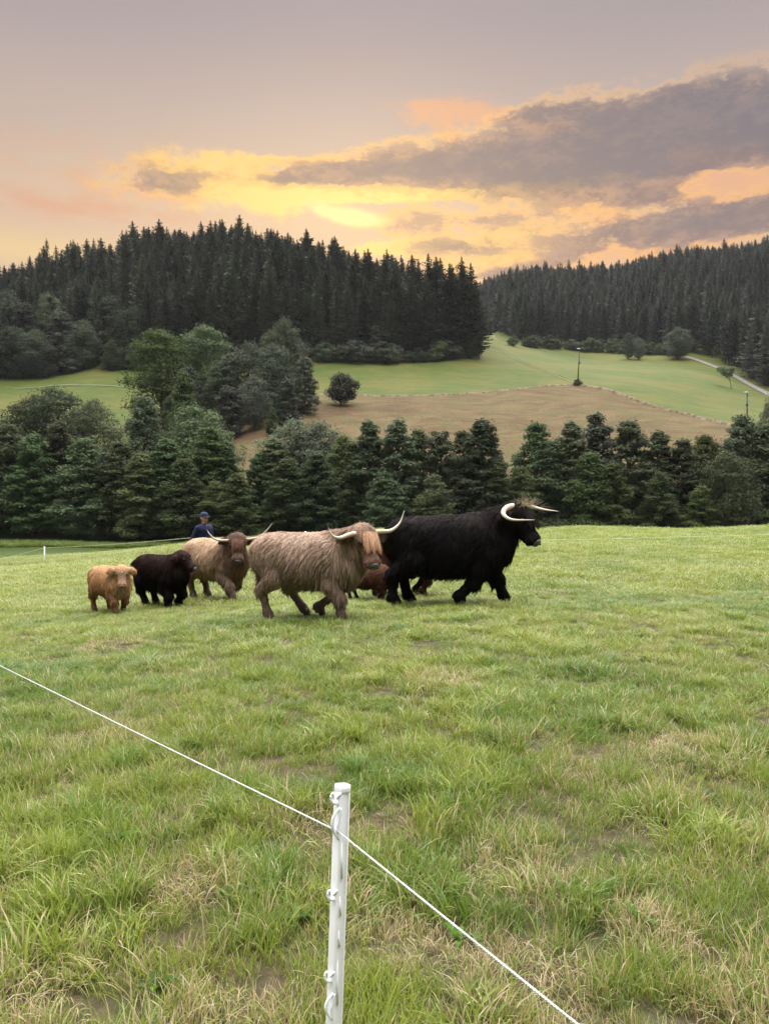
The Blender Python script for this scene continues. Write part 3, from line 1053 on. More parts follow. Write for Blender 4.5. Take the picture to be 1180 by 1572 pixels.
# px of the crown centre, py of the top, distance, meshes, width factor, label
TREES = [
    (-40, 640, 92, ALD[0], 1.3, 'dark alder cut by the left border of the photo above the low meadow'),
    (12, 648, 92, ALD[2], 1.25, 'broad mid green alder at the left end of the valley row'),
    (52, 660, 90, ALD[1], 1.2, 'second alder from the left in the valley row'),
    (92, 640, 93, ALD[3], 1.2, 'alder with a narrow lit tip under the dark oak crown'),
    (130, 668, 90, ALD[0], 1.25, 'dull green alder under the right end of the oak crown'),
    (160, 690, 92, OPEN, 1.3, 'brownish thin crowned alder in the left valley row'),
    (186, 672, 90, ALD[4], 1.2, 'dark alder left of the tall pale topped tree'),
    (222, 604, 97, ALD[2], 1.15, 'tall alder with pale top above the herd keeper side of the row'),
    (215, 690, 88, ALD[1], 1.3, 'lower alder in front of the tall pale topped one'),
    (255, 668, 90, ALD[3], 1.4, 'dark alder straight behind the black calf'),
    (284, 562, 106, LTC, 1.0, 'slender grey green tree rising high below the round maple'),
    (300, 618, 98, RND[3], .75, 'pale round crown tree over the end of the left row'),
    (282, 700, 87, ALD[0], 1.3, 'dark low alder left of the person in the cap'),
    (322, 650, 92, ALD[4], 1.3, 'alder straight above the person in the cap'),
    (345, 672, 92, ALD[1], 1.2, 'rightmost alder before the gap showing brown field'),
    (362, 722, 84, LTC, 1.3, 'small fresh green bushy tree right of the person'),
    (330, 735, 86, ALD[2], 1.3, 'short dark alder behind the white horned cow'),
    (398, 690, 92, ALD[1], 1.25, 'dark alder just right of the field gap'),
    (420, 668, 93, ALD[3], 1.5, 'narrow alder left of the grey willow'),
    (455, 640, 97, RND[3], .85, 'grey green willow with cauliflower crown over the row'),
    (490, 645, 96, RND[2], .7, 'second pale willow crown right of the largest one'),
    (440, 700, 88, ALD[0], 1.3, 'dark alder in front of the willow'),
    (485, 690, 88, ALD[4], 1.3, 'dark alder behind the brown cow back'),
    (528, 664, 92, ALD[2], 1.0, 'alder with rounded tip left of the brown field middle'),
    (565, 640, 91, ALD[3], 1.1, 'pointed alder left of the twin tips'),
    (611, 637, 90, ALD[3], 1.15, 'tallest pointed alder in the middle of the row'),
    (640, 652, 91, ALD[1], .95, 'pointed alder right beside the tallest middle one'),
    (676, 655, 90, ALDC, .95, 'narrow alder behind the black bull back'),
    (712, 655, 92, ALD[4], 1.0, 'alder left of the slim right spire'),
    (741, 637, 89, ALD[3], 1.15, 'slim spired alder left of the notch in the row'),
    (590, 720, 86, ALD[0], 1.2, 'low dark alder between the two big horned cattle'),
    (665, 725, 86, ALD[2], 1.2, 'low dark alder behind the bull'),
    (763, 702, 87, ALD[1], 1.1, 'low alder closing the notch in the row'),
    (800, 712, 88, ALD[0], 1.0, 'low leafy alder right of the notch'),
    (822, 642, 93, ALD[4], 1.05, 'alder with bright tip over the bull head'),
    (850, 672, 91, ALD[2], 1.1, 'broad alder right above the bull horn'),
    (876, 641, 92, ALD[3], 1.15, 'pointed alder below the first lamp mast'),
    (917, 628, 94, OPEN, 1.2, 'airy grey alder with open top'),
    (905, 690, 88, ALD[0], 1.1, 'dark broad alder in front of the airy one'),
    (966, 638, 91, ALD[1], 1.1, 'full conical alder in the right half of the row'),
    (1010, 656, 91, ALD[3], 1.2, 'narrow alder right of the full conical one'),
    (940, 705, 87, ALD[4], 1.1, 'low alder at the pale stream gravel'),
    (1048, 668, 90, ALD[4], 1.05, 'dark green alder below the end of the field bank'),
    (1082, 664, 93, ALD[2], 1.0, 'mid green alder right of the field end'),
    (1012, 720, 86, ALD[0], 1.0, 'low dark alder above the pale gravel patch'),
    (1140, 632, 92, ALD[2], 1.15, 'tall full alder under the second lamp mast'),
    (1118, 690, 86, RND[1], .62, 'fresh green round tree in the right part of the row'),
    (1180, 645, 90, ALD[0], 1.1, 'alder cut by the right border of the photo'),
    (1075, 740, 84, ALD[1], 1.2, 'short dark alder in front of the round green tree'),
    (1230, 640, 90, ALD[1], 1.3, 'alder beyond the right border of the row'),
    # middle group up the slope
    (88, 594, 118, RND[0], 1.0, 'wide dark oak with a flat broad crown above the left row'),
    (40, 610, 116, RND[0], .8, 'dark oak at the left shoulder of the broad crown'),
    (140, 612, 116, RND[0], .8, 'dark oak at the right shoulder of the broad crown'),
    (248, 504, 152, RND[1], 1.3, 'large round light green maple before the dark wood'),
    (316, 498, 156, RND[1], 1.15, 'second round green maple right of the largest one'),
    (288, 560, 140, GRC, 1.0, 'grey green tree leaning between the two maples'),
    (262, 605, 130, ALD[2], 1.1, 'dark tree under the light green maple'),
    (352, 540, 148, GRC, 1.1, 'silvery grey willow on the left of the grove'),
    (382, 524, 150, RND[2], .8, 'grey round tree in the upper part of the grove'),
    (438, 486, 158, RND[3], .82, 'tallest olive green tree crowning the grove'),
    (415, 505, 156, RND[3], .7, 'olive tree at the left shoulder of the tallest one'),
    (420, 528, 148, RND[2], .85, 'grey rounded tree in the middle of the grove'),
    (468, 545, 150, GRC, 1.1, 'grey green tree at the right flank of the grove'),
    (390, 575, 140, RND[2], .8, 'broad grey tree in the lower grove'),
    (440, 580, 140, GRC, 1.3, 'grey tree low on the right of the grove'),
    (350, 590, 138, GRC, 1.3, 'grey tree low on the left of the grove'),
    (418, 622, 134, LTC, 1.2, 'small bright green bush tree at the foot of the grove'),
    (330, 560, 146, ALD[2], 1.1, 'dark tree joining maple and grove'),
    # hill foot
    (1040, 502, 285, RND[2], 1.1, 'round grey green tree at the right forest edge by the road'),
    (965, 510, 296, RND[3], .7, 'small pale broadleaf at the right forest edge'),
    (980, 518, 292, RND[2], .7, 'low shrub tree left of the round road tree'),
    (576, 498, 217, GRC, 1.0, 'slim grey green tree in front of the middle of the left wood'),
    (172, 520, 204, RND[3], .8, 'dull green round tree at the edge of the left meadow'),
    (20, 500, 203, RND[2], .9, 'blue green broad tree at the far left forest foot'),
    (110, 512, 205, GRC, 1.2, 'dark bushy tree left of the dull green one'),
    (68, 520, 203, RND[2], .9, 'blue green tree in the left forest foot'),
    (8, 446, 214, RND[2], 1.1, 'tall pale blue green broadleaf at the left border in front of the wood'),
    (38, 462, 209, GRC, 1.3, 'grey green broadleaf beneath the leaning pale pine'),
    (75, 448, 213, RND[3], .8, 'dull olive broadleaf between pine and dead trunk'),
    (95, 476, 208, GRC, 1.4, 'grey broadleaf left of the bare pale trunk'),
    (128, 490, 207, RND[2], .8, 'silvery bush like tree at the foot of the bare trunk'),
    (168, 452, 213, GRC, 1.3, 'brownish grey broadleaf right of the bare trunk'),
    (200, 470, 211, RND[0], .8, 'dark round broadleaf above the end of the left meadow'),
    (-10, 490, 204, RND[0], 1.0, 'dark blue broadleaf low at the left border'),
    (52, 505, 204, RND[0], .9, 'deep blue green broadleaf right above the left meadow'),
    (722, 508, 232, RND[0], .7, 'round dark tree where the wooded spur ends'),
    (1190, 590, 95, RND[3], .4, 'branch tip of a lighter tree at the right border'),
]
M_ALDERB = leaf_mat('lighter_alder_leaves', ((0.066, 0.088, 0.036), (0.100, 0.128, 0.050), (0.090, 0.104, 0.050)), 0.35, 0.3)
ALD2 = [recolour(q, M_ALDERB) for q in ALD]
for n_, (px, py, Yd, me, wd, lab) in enumerate(TREES):
    isald = me in ALD
    if isald and n_ % 5 in (1, 3) and Yd < 100:
        me = ALD2[ALD.index(me)]
    top = at(px, py, Yd)
    z = g1(top[0], Yd)
    h = top[2] - z
    # meshes are 15 m tall and as wide as drawn; widen or narrow on demand
    plant_tree('alder_tree' if isald else 'broadleaf_tree', me, (top[0], Yd, z - .15), h, K, lab, 'tree', None, wide=wd * (1.25 if Yd < 100 else 1) if h < 16 else wd * 15.5 / h)

# the lone round tree in the brown field
p0 = hit(524, 624, 120)
LONE = leafy_meshes(41, 6.0, 6.2, 'round', M_GREY, n=6000, leaf=.2, base=.14)
t_ = at(524, 573, p0[1])
plant_tree('round_tree', LONE, (p0[0], p0[1], p0[2] - .1), t_[2] - p0[2], 6.0, 'lone ball shaped tree on the edge of the brown field')

# small leaning orchard tree by the road
p0 = hit(1122, 597, 120)
ORCH = leafy_meshes(42, 6.0, 5.6, 'umbrella', M_ALDER, n=1700, leaf=.2, base=.5, lean=-.22, nl=14)
t_ = at(1115, 563, p0[1])
plant_tree('orchard_tree', ORCH, (p0[0] , p0[1], p0[2] - .1), t_[2] - p0[2], 6.0, 'small crooked fruit tree standing alone beside the farm road', rz=0)

# shrubs along the forest feet
BSH = [leafy_meshes(60 + i, 5.0, 6.5, 'bush', m_, n=3600, leaf=.24, base=.0) for i, m_ in enumerate((M_ALDER, M_GREY, M_OLIVE))]
r2 = np.random.default_rng(5)
SHR = []
for px in range(492, 738, 15):
    yy = np.interp(px, [480, 590, 650, 690, 738], [557, 558, 557, 553, 547])
    SHR.append((px + r2.uniform(-5, 5), yy, r2.uniform(3.0, 6.0), 'leafy shrub at the foot of the left spruce wood', 'shrubs along the left wood'))
for px in range(790, 1050, 17):
    yy = np.interp(px, [780, 900, 1000, 1050], [531, 540, 545, 546])
    SHR.append((px + r2.uniform(-5, 5), yy, r2.uniform(3.0, 6.0), 'low shrub in the hedge along the right forest', 'shrubs along the right forest'))
for px in (5, 45, 85, 125, 165, 200):
    yy = np.interp(px, [0, 120, 210], [582, 568, 570])
    SHR.append((px, yy, r2.uniform(3.5, 6.5), 'shrub at the edge of the left meadow', 'shrubs along the left meadow'))
for i, (px, yy, h, lab, grp) in enumerate(SHR):
    p = hit(px, yy, 150)
    plant_tree('shrub', BSH[i % 3], (p[0], p[1] + 1.5, g1(p[0], p[1] + 1.5) - .2), h, 5.0, lab, 'shrub', grp, wide=r2.uniform(.8, 1.25))
p = hit(886, 593, 150)
plant_tree('shrub', BSH[1], (p[0], p[1], p[2] - .1), 1.9, 5.0, 'small dry bush at the foot of the lamp mast', 'shrub')

# ================================================================== GRASS
def grass_mat():
    m, nt, out = new_mat('grass_blades')
    a = nt.nodes.new('ShaderNodeAttribute'); a.attribute_name = 'bl'
    bl = E(nt, a.outputs['Fac'])                       # 0..1 per blade
    a2 = nt.nodes.new('ShaderNodeAttribute'); a2.attribute_name = 'ht'
    ht = E(nt, a2.outputs['Fac'])                      # 0 root .. 1 tip
    a3 = nt.nodes.new('ShaderNodeAttribute'); a3.attribute_name = 'dry'; a3.attribute_type = 'INSTANCER'
    dry = E(nt, a3.outputs['Fac'])
    a4 = nt.nodes.new('ShaderNodeAttribute'); a4.attribute_name = 'hue'; a4.attribute_type = 'INSTANCER'
    hue = E(nt, a4.outputs['Fac'])
    oi = nt.nodes.new('ShaderNodeObjectInfo')
    rnd = E(nt, oi.outputs['Random'])
    g = mixc(nt, hue, (0.086, 0.176, 0.020), (0.270, 0.318, 0.040))
    g = mixc(nt, (bl * 3.7 + rnd * 5.1).m('FRACT') * 0.45, g, (0.075, 0.150, 0.060))
    straw = mixc(nt, (bl * 7.3).m('FRACT'), (0.38, 0.30, 0.165), (0.52, 0.45, 0.28))
    straw = mixc(nt, (bl * 11.9 + rnd).m('FRACT').step(0.75, 0.95) * 0.7, straw, (0.24, 0.13, 0.07))
    isdry = ((bl * 13.7 + rnd * 3.3).m('FRACT') - dry).m('LESS_THAN', 0.0)
    c = mixc(nt, isdry, g, straw)
    c = mixc(nt, ht.step(0.70, 1.0) * dry * 0.4, c, (0.30, 0.24, 0.12))      # tips go yellow
    c = mixc(nt, ht.step(0.0, 0.25, 0.45, 0.0), c, (0.10, 0.115, 0.045))      # pale brown sheaths at the root
    d = nt.nodes.new('ShaderNodeBsdfPrincipled')
    nt.links.new(c.s, d.inputs['Base Color'])
    d.inputs['Roughness'].default_value = 0.40
    d.inputs['Specular IOR Level'].default_value = 0.38
    t = nt.nodes.new('ShaderNodeBsdfTranslucent')
    nt.links.new(mixc(nt, 0.5, c, (0.24, 0.30, 0.05)).s, t.inputs['Color'])
    mx = nt.nodes.new('ShaderNodeMixShader'); mx.inputs[0].default_value = 0.38
    nt.links.new(d.outputs[0], mx.inputs[1]); nt.links.new(t.outputs[0], mx.inputs[2])
    nt.links.new(mx.outputs[0], out.inputs[0])
    return m


M_GRASS = grass_mat()


def tuft(name, seed, nb, hmin, hmax, rad, width, segs=4, lean=1.0, lie=0.0):
    """a tuft of bent, tapering, slightly folded blades"""
    r = np.random.default_rng(900 + seed)
    V, F, BL, HT = [], [], [], []
    wind = r.uniform(0, 6.28)
    n = 0
    for b in range(nb):
        a = r.uniform(0, 6.28); rr = rad * math.sqrt(r.random())
        base = np.array([rr * math.cos(a), rr * math.sin(a), -.012])
        h = r.uniform(hmin, hmax) * (1 - .35 * rr / rad)
        az = a + r.normal(0, .9) if r.random() < .7 else wind + r.normal(0, .5)
        out = np.array([math.cos(az), math.sin(az), 0])
        side = np.array([-out[1], out[0], 0])
        bend = r.uniform(.15, 1.15) * lean
        if r.random() < lie: bend = r.uniform(1.5, 2.3)
        th0 = r.uniform(.0, .35)
        w = width * r.uniform(.6, 1.35)
        p = base.copy(); twist = r.normal(0, .5)
        bl = r.random()
        for k in range(segs + 1):
            t = k / segs
            wk = w * (1 - t ** 1.6) * (.7 + .3 * min(1, t * 4)) * .5
            sv = side * math.cos(twist * t) + np.array([0, 0, 1]) * math.sin(twist * t) * .6
            if k < segs:
                V += [p - sv * wk, p + sv * wk]; BL += [bl, bl]; HT += [t, t]
            else:
                V.append(p.copy()); BL.append(bl); HT.append(1)
            th = th0 + bend * t * 1.35
            p = p + (out * math.sin(th) + np.array([0, 0, math.cos(th)])) * h / segs
        for k in range(segs - 1):
            F.append((n + 2 * k, n + 2 * k + 1, n + 2 * k + 3, n + 2 * k + 2))
        F3 = (n + 2 * (segs - 1), n + 2 * (segs - 1) + 1, n + 2 * segs)
        F.append((*F3, -1))
        n += 2 * segs + 1
    F = np.array(F)
    me = mesh_np(name, np.array(V), [F[F[:, 3] >= 0], F[F[:, 3] < 0][:, :3]], M_GRASS, True)
    fattr(me, 'bl', BL); fattr(me, 'ht', HT)
    return me


# 0-5 fine mixed turf, 6-8 lusher broad tufts, 9-10 thin flattened straw, 11 coarse tuft far off
TUFTS = [tuft('tuft', i, 44, .05, .16, .075, .0042) for i in range(4)]
TUFTS += [tuft('tuft', 4 + i, 38, .04, .12, .08, .0036, lie=.25) for i in range(2)]
TUFTS += [tuft('tuft', 6 + i, 46, .08, .185, .06, .0058, 5, 1.2) for i in range(3)]
TUFTS += [tuft('tuft', 9 + i, 44, .05, .17, .10, .0032, 4, 1.5, .6) for i in range(2)]
TUFTS += [tuft('tuft', 11, 46, .05, .14, .12, .006, 2)]
TC = lib_coll('grass_tuft', TUFTS)


def vnoise(x, y, s, seed):
    """smooth value noise"""
    r = np.random.default_rng(seed)
    T = r.random((64, 64))
    x = x / s; y = y / s
    i = np.floor(x).astype(int); j = np.floor(y).astype(int)
    fx = x - i; fy = y - j
    fx = fx * fx * (3 - 2 * fx); fy = fy * fy * (3 - 2 * fy)
    g = lambda a, b: T[a % 64, b % 64]
    return (g(i, j) * (1 - fx) + g(i + 1, j) * fx) * (1 - fy) + (g(i, j + 1) * (1 - fx) + g(i + 1, j + 1) * fx) * fy


def grass_points(y0, y1, dens, half=.62, pad=2.6, seed=1):
    r = np.random.default_rng(seed)
    area = (y1 - y0) * (half * (y1 + y0) + 2 * pad)
    n = int(area * dens)
    y = r.uniform(y0, y1, n * 3)
    w = half * np.maximum(y, 0) + pad
    k = r.random(len(y)) < w / w.max()
    y = y[k][:n]; w = w[k][:n]
    return r.uniform(-1, 1, len(y)) * w, y, r


P, RT, SCL, IDX, DRY, HUE = [], [], [], [], [], []
for (y0, y1, dens, far) in ((-1.6, 3.2, 400, 0), (3.2, 6.5, 300, 0), (6.5, 13, 190, 1), (13, 26, 90, 2), (26, 52, 34, 3)):
    x, y, r = grass_points(y0, y1, dens, seed=int(y1 * 10))
    n = len(x)
    bare = vnoise(x, y, .38, 1) * .55 + vnoise(x, y, .16, 2) * .45          # soil patches
    dryp = vnoise(x, y, 1.1, 3) * .5 + vnoise(x, y, .45, 4) * .5
    lush = vnoise(x, y, .32, 5) * .65 + vnoise(x, y, 1.4, 6) * .35
    # the front right is drier, the band of pasture by the herd greener
    near = np.clip((7.5 - y) / 5, 0, 1)
    rightn = np.clip((x / np.maximum(y, 1) + .12) * 2.2, 0, 1) * np.clip((16 - y) / 8, 0, 1)
    tiny = vnoise(x, y, .16, 12) * .6 + vnoise(x, y, .33, 13) * .4
    dlev = np.clip(.13 + near * .05 + rightn * .07 + (tiny - .5) * .8 + np.clip(dryp - .64, 0, 1) * 1.3 * near, .02, .85)
    keep = (bare < .80) | (r.random(n) < .3)
    keep &= ~((tiny > .68) & (r.random(n) < .35 * near))
    clump = vnoise(x, y, .15, 21) * .65 + vnoise(x, y, .34, 22) * .35
    keep &= ~((clump < .36) & (r.random(n) < .30 * np.clip(near + .45, 0, 1)))
    # hoof worn hollows seen in the photo
    for hx, hy, hr in ((.55, 3.05, .16), (1.02, 2.05, .20), (.95, 2.65, .12), (.42, 2.35, .2), (-.48, 2.1, .16), (1.45, 1.9, .2), (.62, 1.55, .14), (-.75, 3.0, .15), (.1, 2.6, .12), (-1.1, 2.3, .14), (-.35, 3.6, .14), (1.9, 3.3, .2), (-3.2, 9.0, .3), (.5, 6.4, .25), (1.9, 4.6, .25)):
        d = np.hypot((x - hx), (y - hy) * .8)
        keep &= ~((d < hr * .42) & (r.random(n) < .94))
        dlev = np.where(d < hr * 1.25, np.maximum(dlev, .7), dlev)
    x, y, bare, dryp, lush, dlev, near, clump = (q[keep] for q in (x, y, bare, dryp, lush, dlev, near, clump))
    n = len(x)
    idx = r.integers(0, 6, n)
    if far < 2:
        lt = (lush > .56) & (r.random(n) < .38)
        idx = np.where(lt, r.integers(6, 9, n), idx)
        dlev = np.where(lt, dlev * .35, dlev)
        st = (dlev > .45) & (r.random(n) < .45)
        idx = np.where(st, r.integers(9, 11, n), idx)
        s = r.uniform(.65, 1.25, n) * (.75 + .5 * lush) * (.60 + .75 * np.clip((clump - .25) / .45, 0, 1)) * (1.05 if far == 0 else 1.25)
    else:
        idx = np.full(n, 11)
        s = r.uniform(.7, 1.3, n) * (.6 + .8 * np.clip((clump - .25) / .45, 0, 1)) * (1.3 if far == 2 else 1.7)
    z = ground(x, y)
    P.append(np.stack([x, y, z], 1))
    tilt = r.normal(0, .12, (n, 2))
    RT.append(np.column_stack([tilt, r.uniform(0, 6.28, n)]))
    zs = s * np.interp(y, [0, 4.5, 8, 13, 50], [1, .9, .55, .42, .36])
    SCL.append(np.stack([s * (1 if far < 2 else 1.5), s * (1 if far < 2 else 1.5), zs], 1))
    IDX.append(idx); DRY.append(dlev)
    hue = np.clip(.5 + (vnoise(x, y, 1.7, 8) - .5) * 1.0 + (vnoise(x, y, .5, 9) - .5) * .6 + (vnoise(x, y, .14, 19) - .5) * .9 + np.clip((y - 5) / 12, 0, 1) * .42 + r.normal(0, .2, n), 0, 1)
    HUE.append(hue)
# coarse pale verge along the far electric fence
FENCE = np.array([(-30, 49.0), (-17.6, 40.0), (-6.9, 28.6), (-2.0, 22.6), (11, 21.6), (26, 21.0)])
r = np.random.default_rng(77)
for a, b in zip(FENCE[:-1], FENCE[1:]):
    if a[0] > -8: break
    n = int(np.linalg.norm(b - a) * 26)
    t = r.random(n)[:, None]
    q = a + (b - a) * t + r.normal(0, .35, (n, 2))
    x, y = q.T
    P.append(np.stack([x, y, ground(x, y)], 1)); RT.append(np.column_stack([r.normal(0, .15, (n, 2)), r.uniform(0, 6.28, n)]))
    s = r.uniform(1.2, 2.6, n); SCL.append(np.stack([s, s, s * 1.1], 1)); IDX.append(r.integers(6, 9, n)); DRY.append(np.full(n, .45)); HUE.append(r.uniform(.2, .6, n))
# tall weeds behind the brow beside the bull's muzzle and along the stream row
n = 260
x = r.uniform(8.0, 12.5, n); y = r.uniform(44, 48, n)
P.append(np.stack([x, y, ground(x, y)], 1)); RT.append(np.column_stack([r.normal(0, .12, (n, 2)), r.uniform(0, 6.28, n)]))
s = r.uniform(2.0, 4.2, n) * np.clip((12.8 - x) / 2.2, .3, 1); SCL.append(np.stack([s, s, s], 1)); IDX.append(r.integers(6, 9, n)); DRY.append(np.full(n, .5)); HUE.append(r.uniform(.2, .6, n))
n = 2600
x = r.uniform(-50, 2, n); y = r.uniform(82.5, 85.5, n)
P.append(np.stack([x, y, ground(x, y)], 1)); RT.append(np.column_stack([r.normal(0, .12, (n, 2)), r.uniform(0, 6.28, n)]))
s = r.uniform(2.5, 5, n); SCL.append(np.stack([s * 1.6, s * 1.6, s], 1)); IDX.append(r.integers(6, 9, n)); DRY.append(np.full(n, .12)); HUE.append(r.uniform(0, .25, n))
P, RT, SCL, IDX, DRY, HUE = (np.concatenate(q) for q in (P, RT, SCL, IDX, DRY, HUE))
print('grass tufts', len(P))
instancer('pasture_grass', P, RT, SCL, IDX, TC, {'dry': DRY, 'hue': HUE}, 'long pasture grass, green mixed with straw')

# broad leaved weeds: each a rosette of leaves
def weed(x, y, s, n, label, seed, col):
    r = np.random.default_rng(seed)
    e = empty('weed_plant', (x, y, g1(x, y)), 0, label, 'weed', None)
    for k in range(n):
        a = k * 2.4 + r.normal(0, .3); L = s * r.uniform(.7, 1.1); up = r.uniform(.7, 1.35)
        out = np.array([math.cos(a), math.sin(a), 0]); side = np.array([-out[1], out[0], 0])
        V, F = [], []
        m = 7
        p = np.zeros(3)
        for i in range(m + 1):
            t = i / m
            w = L * .15 * math.sin(math.pi * min(1, t * .92 + .06)) ** .8 * (1 + .12 * math.sin(i * 3.1 + k))
            V += [p - side * w + [0, 0, w * .45], p, p + side * w + [0, 0, w * .45]]
            th = math.pi / 2 - up + t * 1.2
            p = p + (out * math.sin(th) + np.array([0, 0, math.cos(th)])) * L / m
        for i in range(m):
            F += [(3 * i, 3 * i + 1, 3 * i + 4, 3 * i + 3), (3 * i + 1, 3 * i + 2, 3 * i + 5, 3 * i + 4)]
        obj('leaf', mesh_np('leaf', V, np.array(F), col, True), e)


M_WEED = leaf_mat('weed_leaf', ((0.07, 0.14, 0.025), (0.10, 0.19, 0.032), (0.06, 0.12, 0.022)), .35, 6, .5)
for i, (px, py, s, n, lab) in enumerate(((985, 1425, 0.096, 5, 'bright green broadleaf seedling low in the right foreground grass'), (355, 1380, 0.078, 6, 'dandelion rosette left of the white post'), (455, 1420, 0.090, 7, 'broad leaved dock plant just left of the post foot'),
        (690, 1225, 0.102, 8, 'dark leafy dock clump right of the post top'), (180, 1300, 0.090, 7, 'leafy weed in the left foreground'), (60, 1420, 0.084, 5, 'plantain weed near the lower left corner'),
        (800, 1180, 0.096, 7, 'upright leafy weed behind the rope in the middle right'), (240, 1530, 0.090, 6, 'round leaved weed at the bottom edge left'), (705, 1450, 0.090, 6, 'fresh green weed beside the rope right of the post'), (1090, 1230, 0.096, 7, 'leafy weed in the lush grass at the right border'))):
    p = hit(px, py, 1.2, 20)
    weed(p[0], p[1], s, n, lab, i, M_WEED)

# ================================================================== LIVING THINGS: smooth bodies from blended capsules
def surface_nets(f, org, h):
    """closed surface of f < 0 on a regular grid, one vertex per crossed cell"""
    nx, ny, nz = f.shape
    s = f < 0
    c = np.zeros((nx - 1, ny - 1, nz - 1, 3)); cnt = np.zeros((nx - 1, ny - 1, nz - 1))
    corners = [(i, j, k) for i in (0, 1) for j in (0, 1) for k in (0, 1)]
    sl = lambda a, o: a[o[0]:nx - 1 + o[0], o[1]:ny - 1 + o[1], o[2]:nz - 1 + o[2]]
    for p in corners:
        for ax in range(3):
            if p[ax] == 0:
                q = list(p); q[ax] = 1; q = tuple(q)
                fa, fb = sl(f, p), sl(f, q)
                m = (fa < 0) != (fb < 0)
                t = np.where(m, fa / np.where(m, fa - fb, 1), 0)
                for d in range(3):
                    c[..., d] += np.where(m, p[d] + (t if d == ax else 0), 0)
                cnt += m
    act = cnt > 0
    idx = -np.ones(act.shape, int); idx[act] = np.arange(act.sum())
    ijk = np.argwhere(act)
    V = (ijk + c[act] / cnt[act][:, None]) * h + org
    F = []
    for ax in range(3):
        b, cc = [(1, 2), (2, 0), (0, 1)][ax]
        sa = s; sb = np.roll(s, -1, ax)
        m = sa != sb
        e = np.argwhere(m)
        e = e[(e[:, ax] < s.shape[ax] - 1) & (e[:, b] > 0) & (e[:, cc] > 0) & (e[:, b] < s.shape[b] - 1) & (e[:, cc] < s.shape[cc] - 1)]
        def cell(db, dc):
            q = e.copy(); q[:, b] -= db; q[:, cc] -= dc
            return idx[q[:, 0], q[:, 1], q[:, 2]]
        quad = np.stack([cell(1, 1), cell(0, 1), cell(0, 0), cell(1, 0)], 1)
        flip = ~s[e[:, 0], e[:, 1], e[:, 2]]
        quad[flip] = quad[flip][:, ::-1]
        F.append(quad)
    return V, np.concatenate(F)


def cap_d(P, a, b, ra, rb, sy=1.0):
    a = np.asarray(a, float); b = np.asarray(b, float)
    sc = np.array([1, 1 / sy, 1])
    ba = (b - a) * sc
    pa = (P - a) * sc
    t = np.clip((pa @ ba) / (ba @ ba + 1e-9), 0, 1)
    return np.linalg.norm(pa - t[:, None] * ba, axis=1) - (ra + (rb - ra) * t)


def blend(P, prims, k):
    d = None
    for (a, b, ra, rb, sy, g) in prims:
        q = cap_d(P, a, b, ra, rb, sy)
        if d is None: d = q
        else:
            h = np.clip(.5 + .5 * (d - q) / k, 0, 1)
            d = d * (1 - h) + q * h - k * h * (1 - h)
    return d


def sdf_mesh(prims, h, k):
    pts = np.array([p[i] for p in prims for i in (0, 1)], float)
    rr = max(max(p[2], p[3]) for p in prims)
    lo = pts.min(0) - rr - 3 * h; hi = pts.max(0) + rr + 3 * h
    n = np.ceil((hi - lo) / h).astype(int) + 1
    g = np.stack(np.meshgrid(*[lo[i] + h * np.arange(n[i]) for i in range(3)], indexing='ij'), -1).reshape(-1, 3)
    f = np.empty(len(g))
    for i in range(0, len(g), 200000):
        f[i:i + 200000] = blend(g[i:i + 200000], prims, k)
    return surface_nets(f.reshape(n), lo, h)


def group_of(P, prims):
    gs = sorted({p[5] for p in prims})
    D = np.full((len(gs), len(P)), 1e9)
    for p in prims:
        i = gs.index(p[5])
        D[i] = np.minimum(D[i], cap_d(P, *p[:5]))
    return np.array(gs)[D.argmin(0)], D, gs


def hair_mat(name, rough=0.55, spec=0.25):
    m, nt, out = new_mat(name)
    a = nt.nodes.new('ShaderNodeAttribute'); a.attribute_name = 'hcol'
    hi = nt.nodes.new('ShaderNodeHairInfo')
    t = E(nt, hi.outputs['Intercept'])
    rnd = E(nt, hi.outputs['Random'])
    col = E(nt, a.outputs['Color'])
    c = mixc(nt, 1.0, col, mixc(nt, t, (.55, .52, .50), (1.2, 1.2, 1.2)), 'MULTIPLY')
    c = mixc(nt, 1.0, c, mixc(nt, rnd, (.72, .72, .72), (1.22, 1.2, 1.18)), 'MULTIPLY')
    principled(nt, out, c, rough, spec)
    return m


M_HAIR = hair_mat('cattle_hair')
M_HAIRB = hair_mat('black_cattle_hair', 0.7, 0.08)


def body_mat(name, c):
    m, nt, out = new_mat(name)
    a = nt.nodes.new('ShaderNodeAttribute'); a.attribute_name = 'hcol'
    n = noise(nt, objpos(nt), 30, 4)
    principled(nt, out, mixc(nt, 1.0, E(nt, a.outputs['Color']), mixc(nt, n, (.45, .45, .45), (.8, .8, .8)), 'MULTIPLY'), 0.9, 0.1, n, .5, .01)
    return m


M_HIDE = body_mat('cattle_hide', None)


def horn_mat():
    m, nt, out = new_mat('horn')
    a = nt.nodes.new('ShaderNodeAttribute'); a.attribute_name = 'along'
    t = E(nt, a.outputs['Fac'])
    a2 = nt.nodes.new('ShaderNodeAttribute'); a2.attribute_name = 'dark'
    dk = E(nt, a2.outputs['Fac'])
    n = noise(nt, objpos(nt), 25, 5)
    c = mixc(nt, n.step(.3, .7), (.52, .40, .30), (.42, .30, .21))
    c = mixc(nt, t.step(.15, .6), c, (.52, .47, .39))
    c = mixc(nt, t.step(.82, .97) * dk, c, (.03, .03, .028))
    principled(nt, out, c, .38, .4, noise(nt, objpos(nt), 60, 3), .15, .003)
    return m


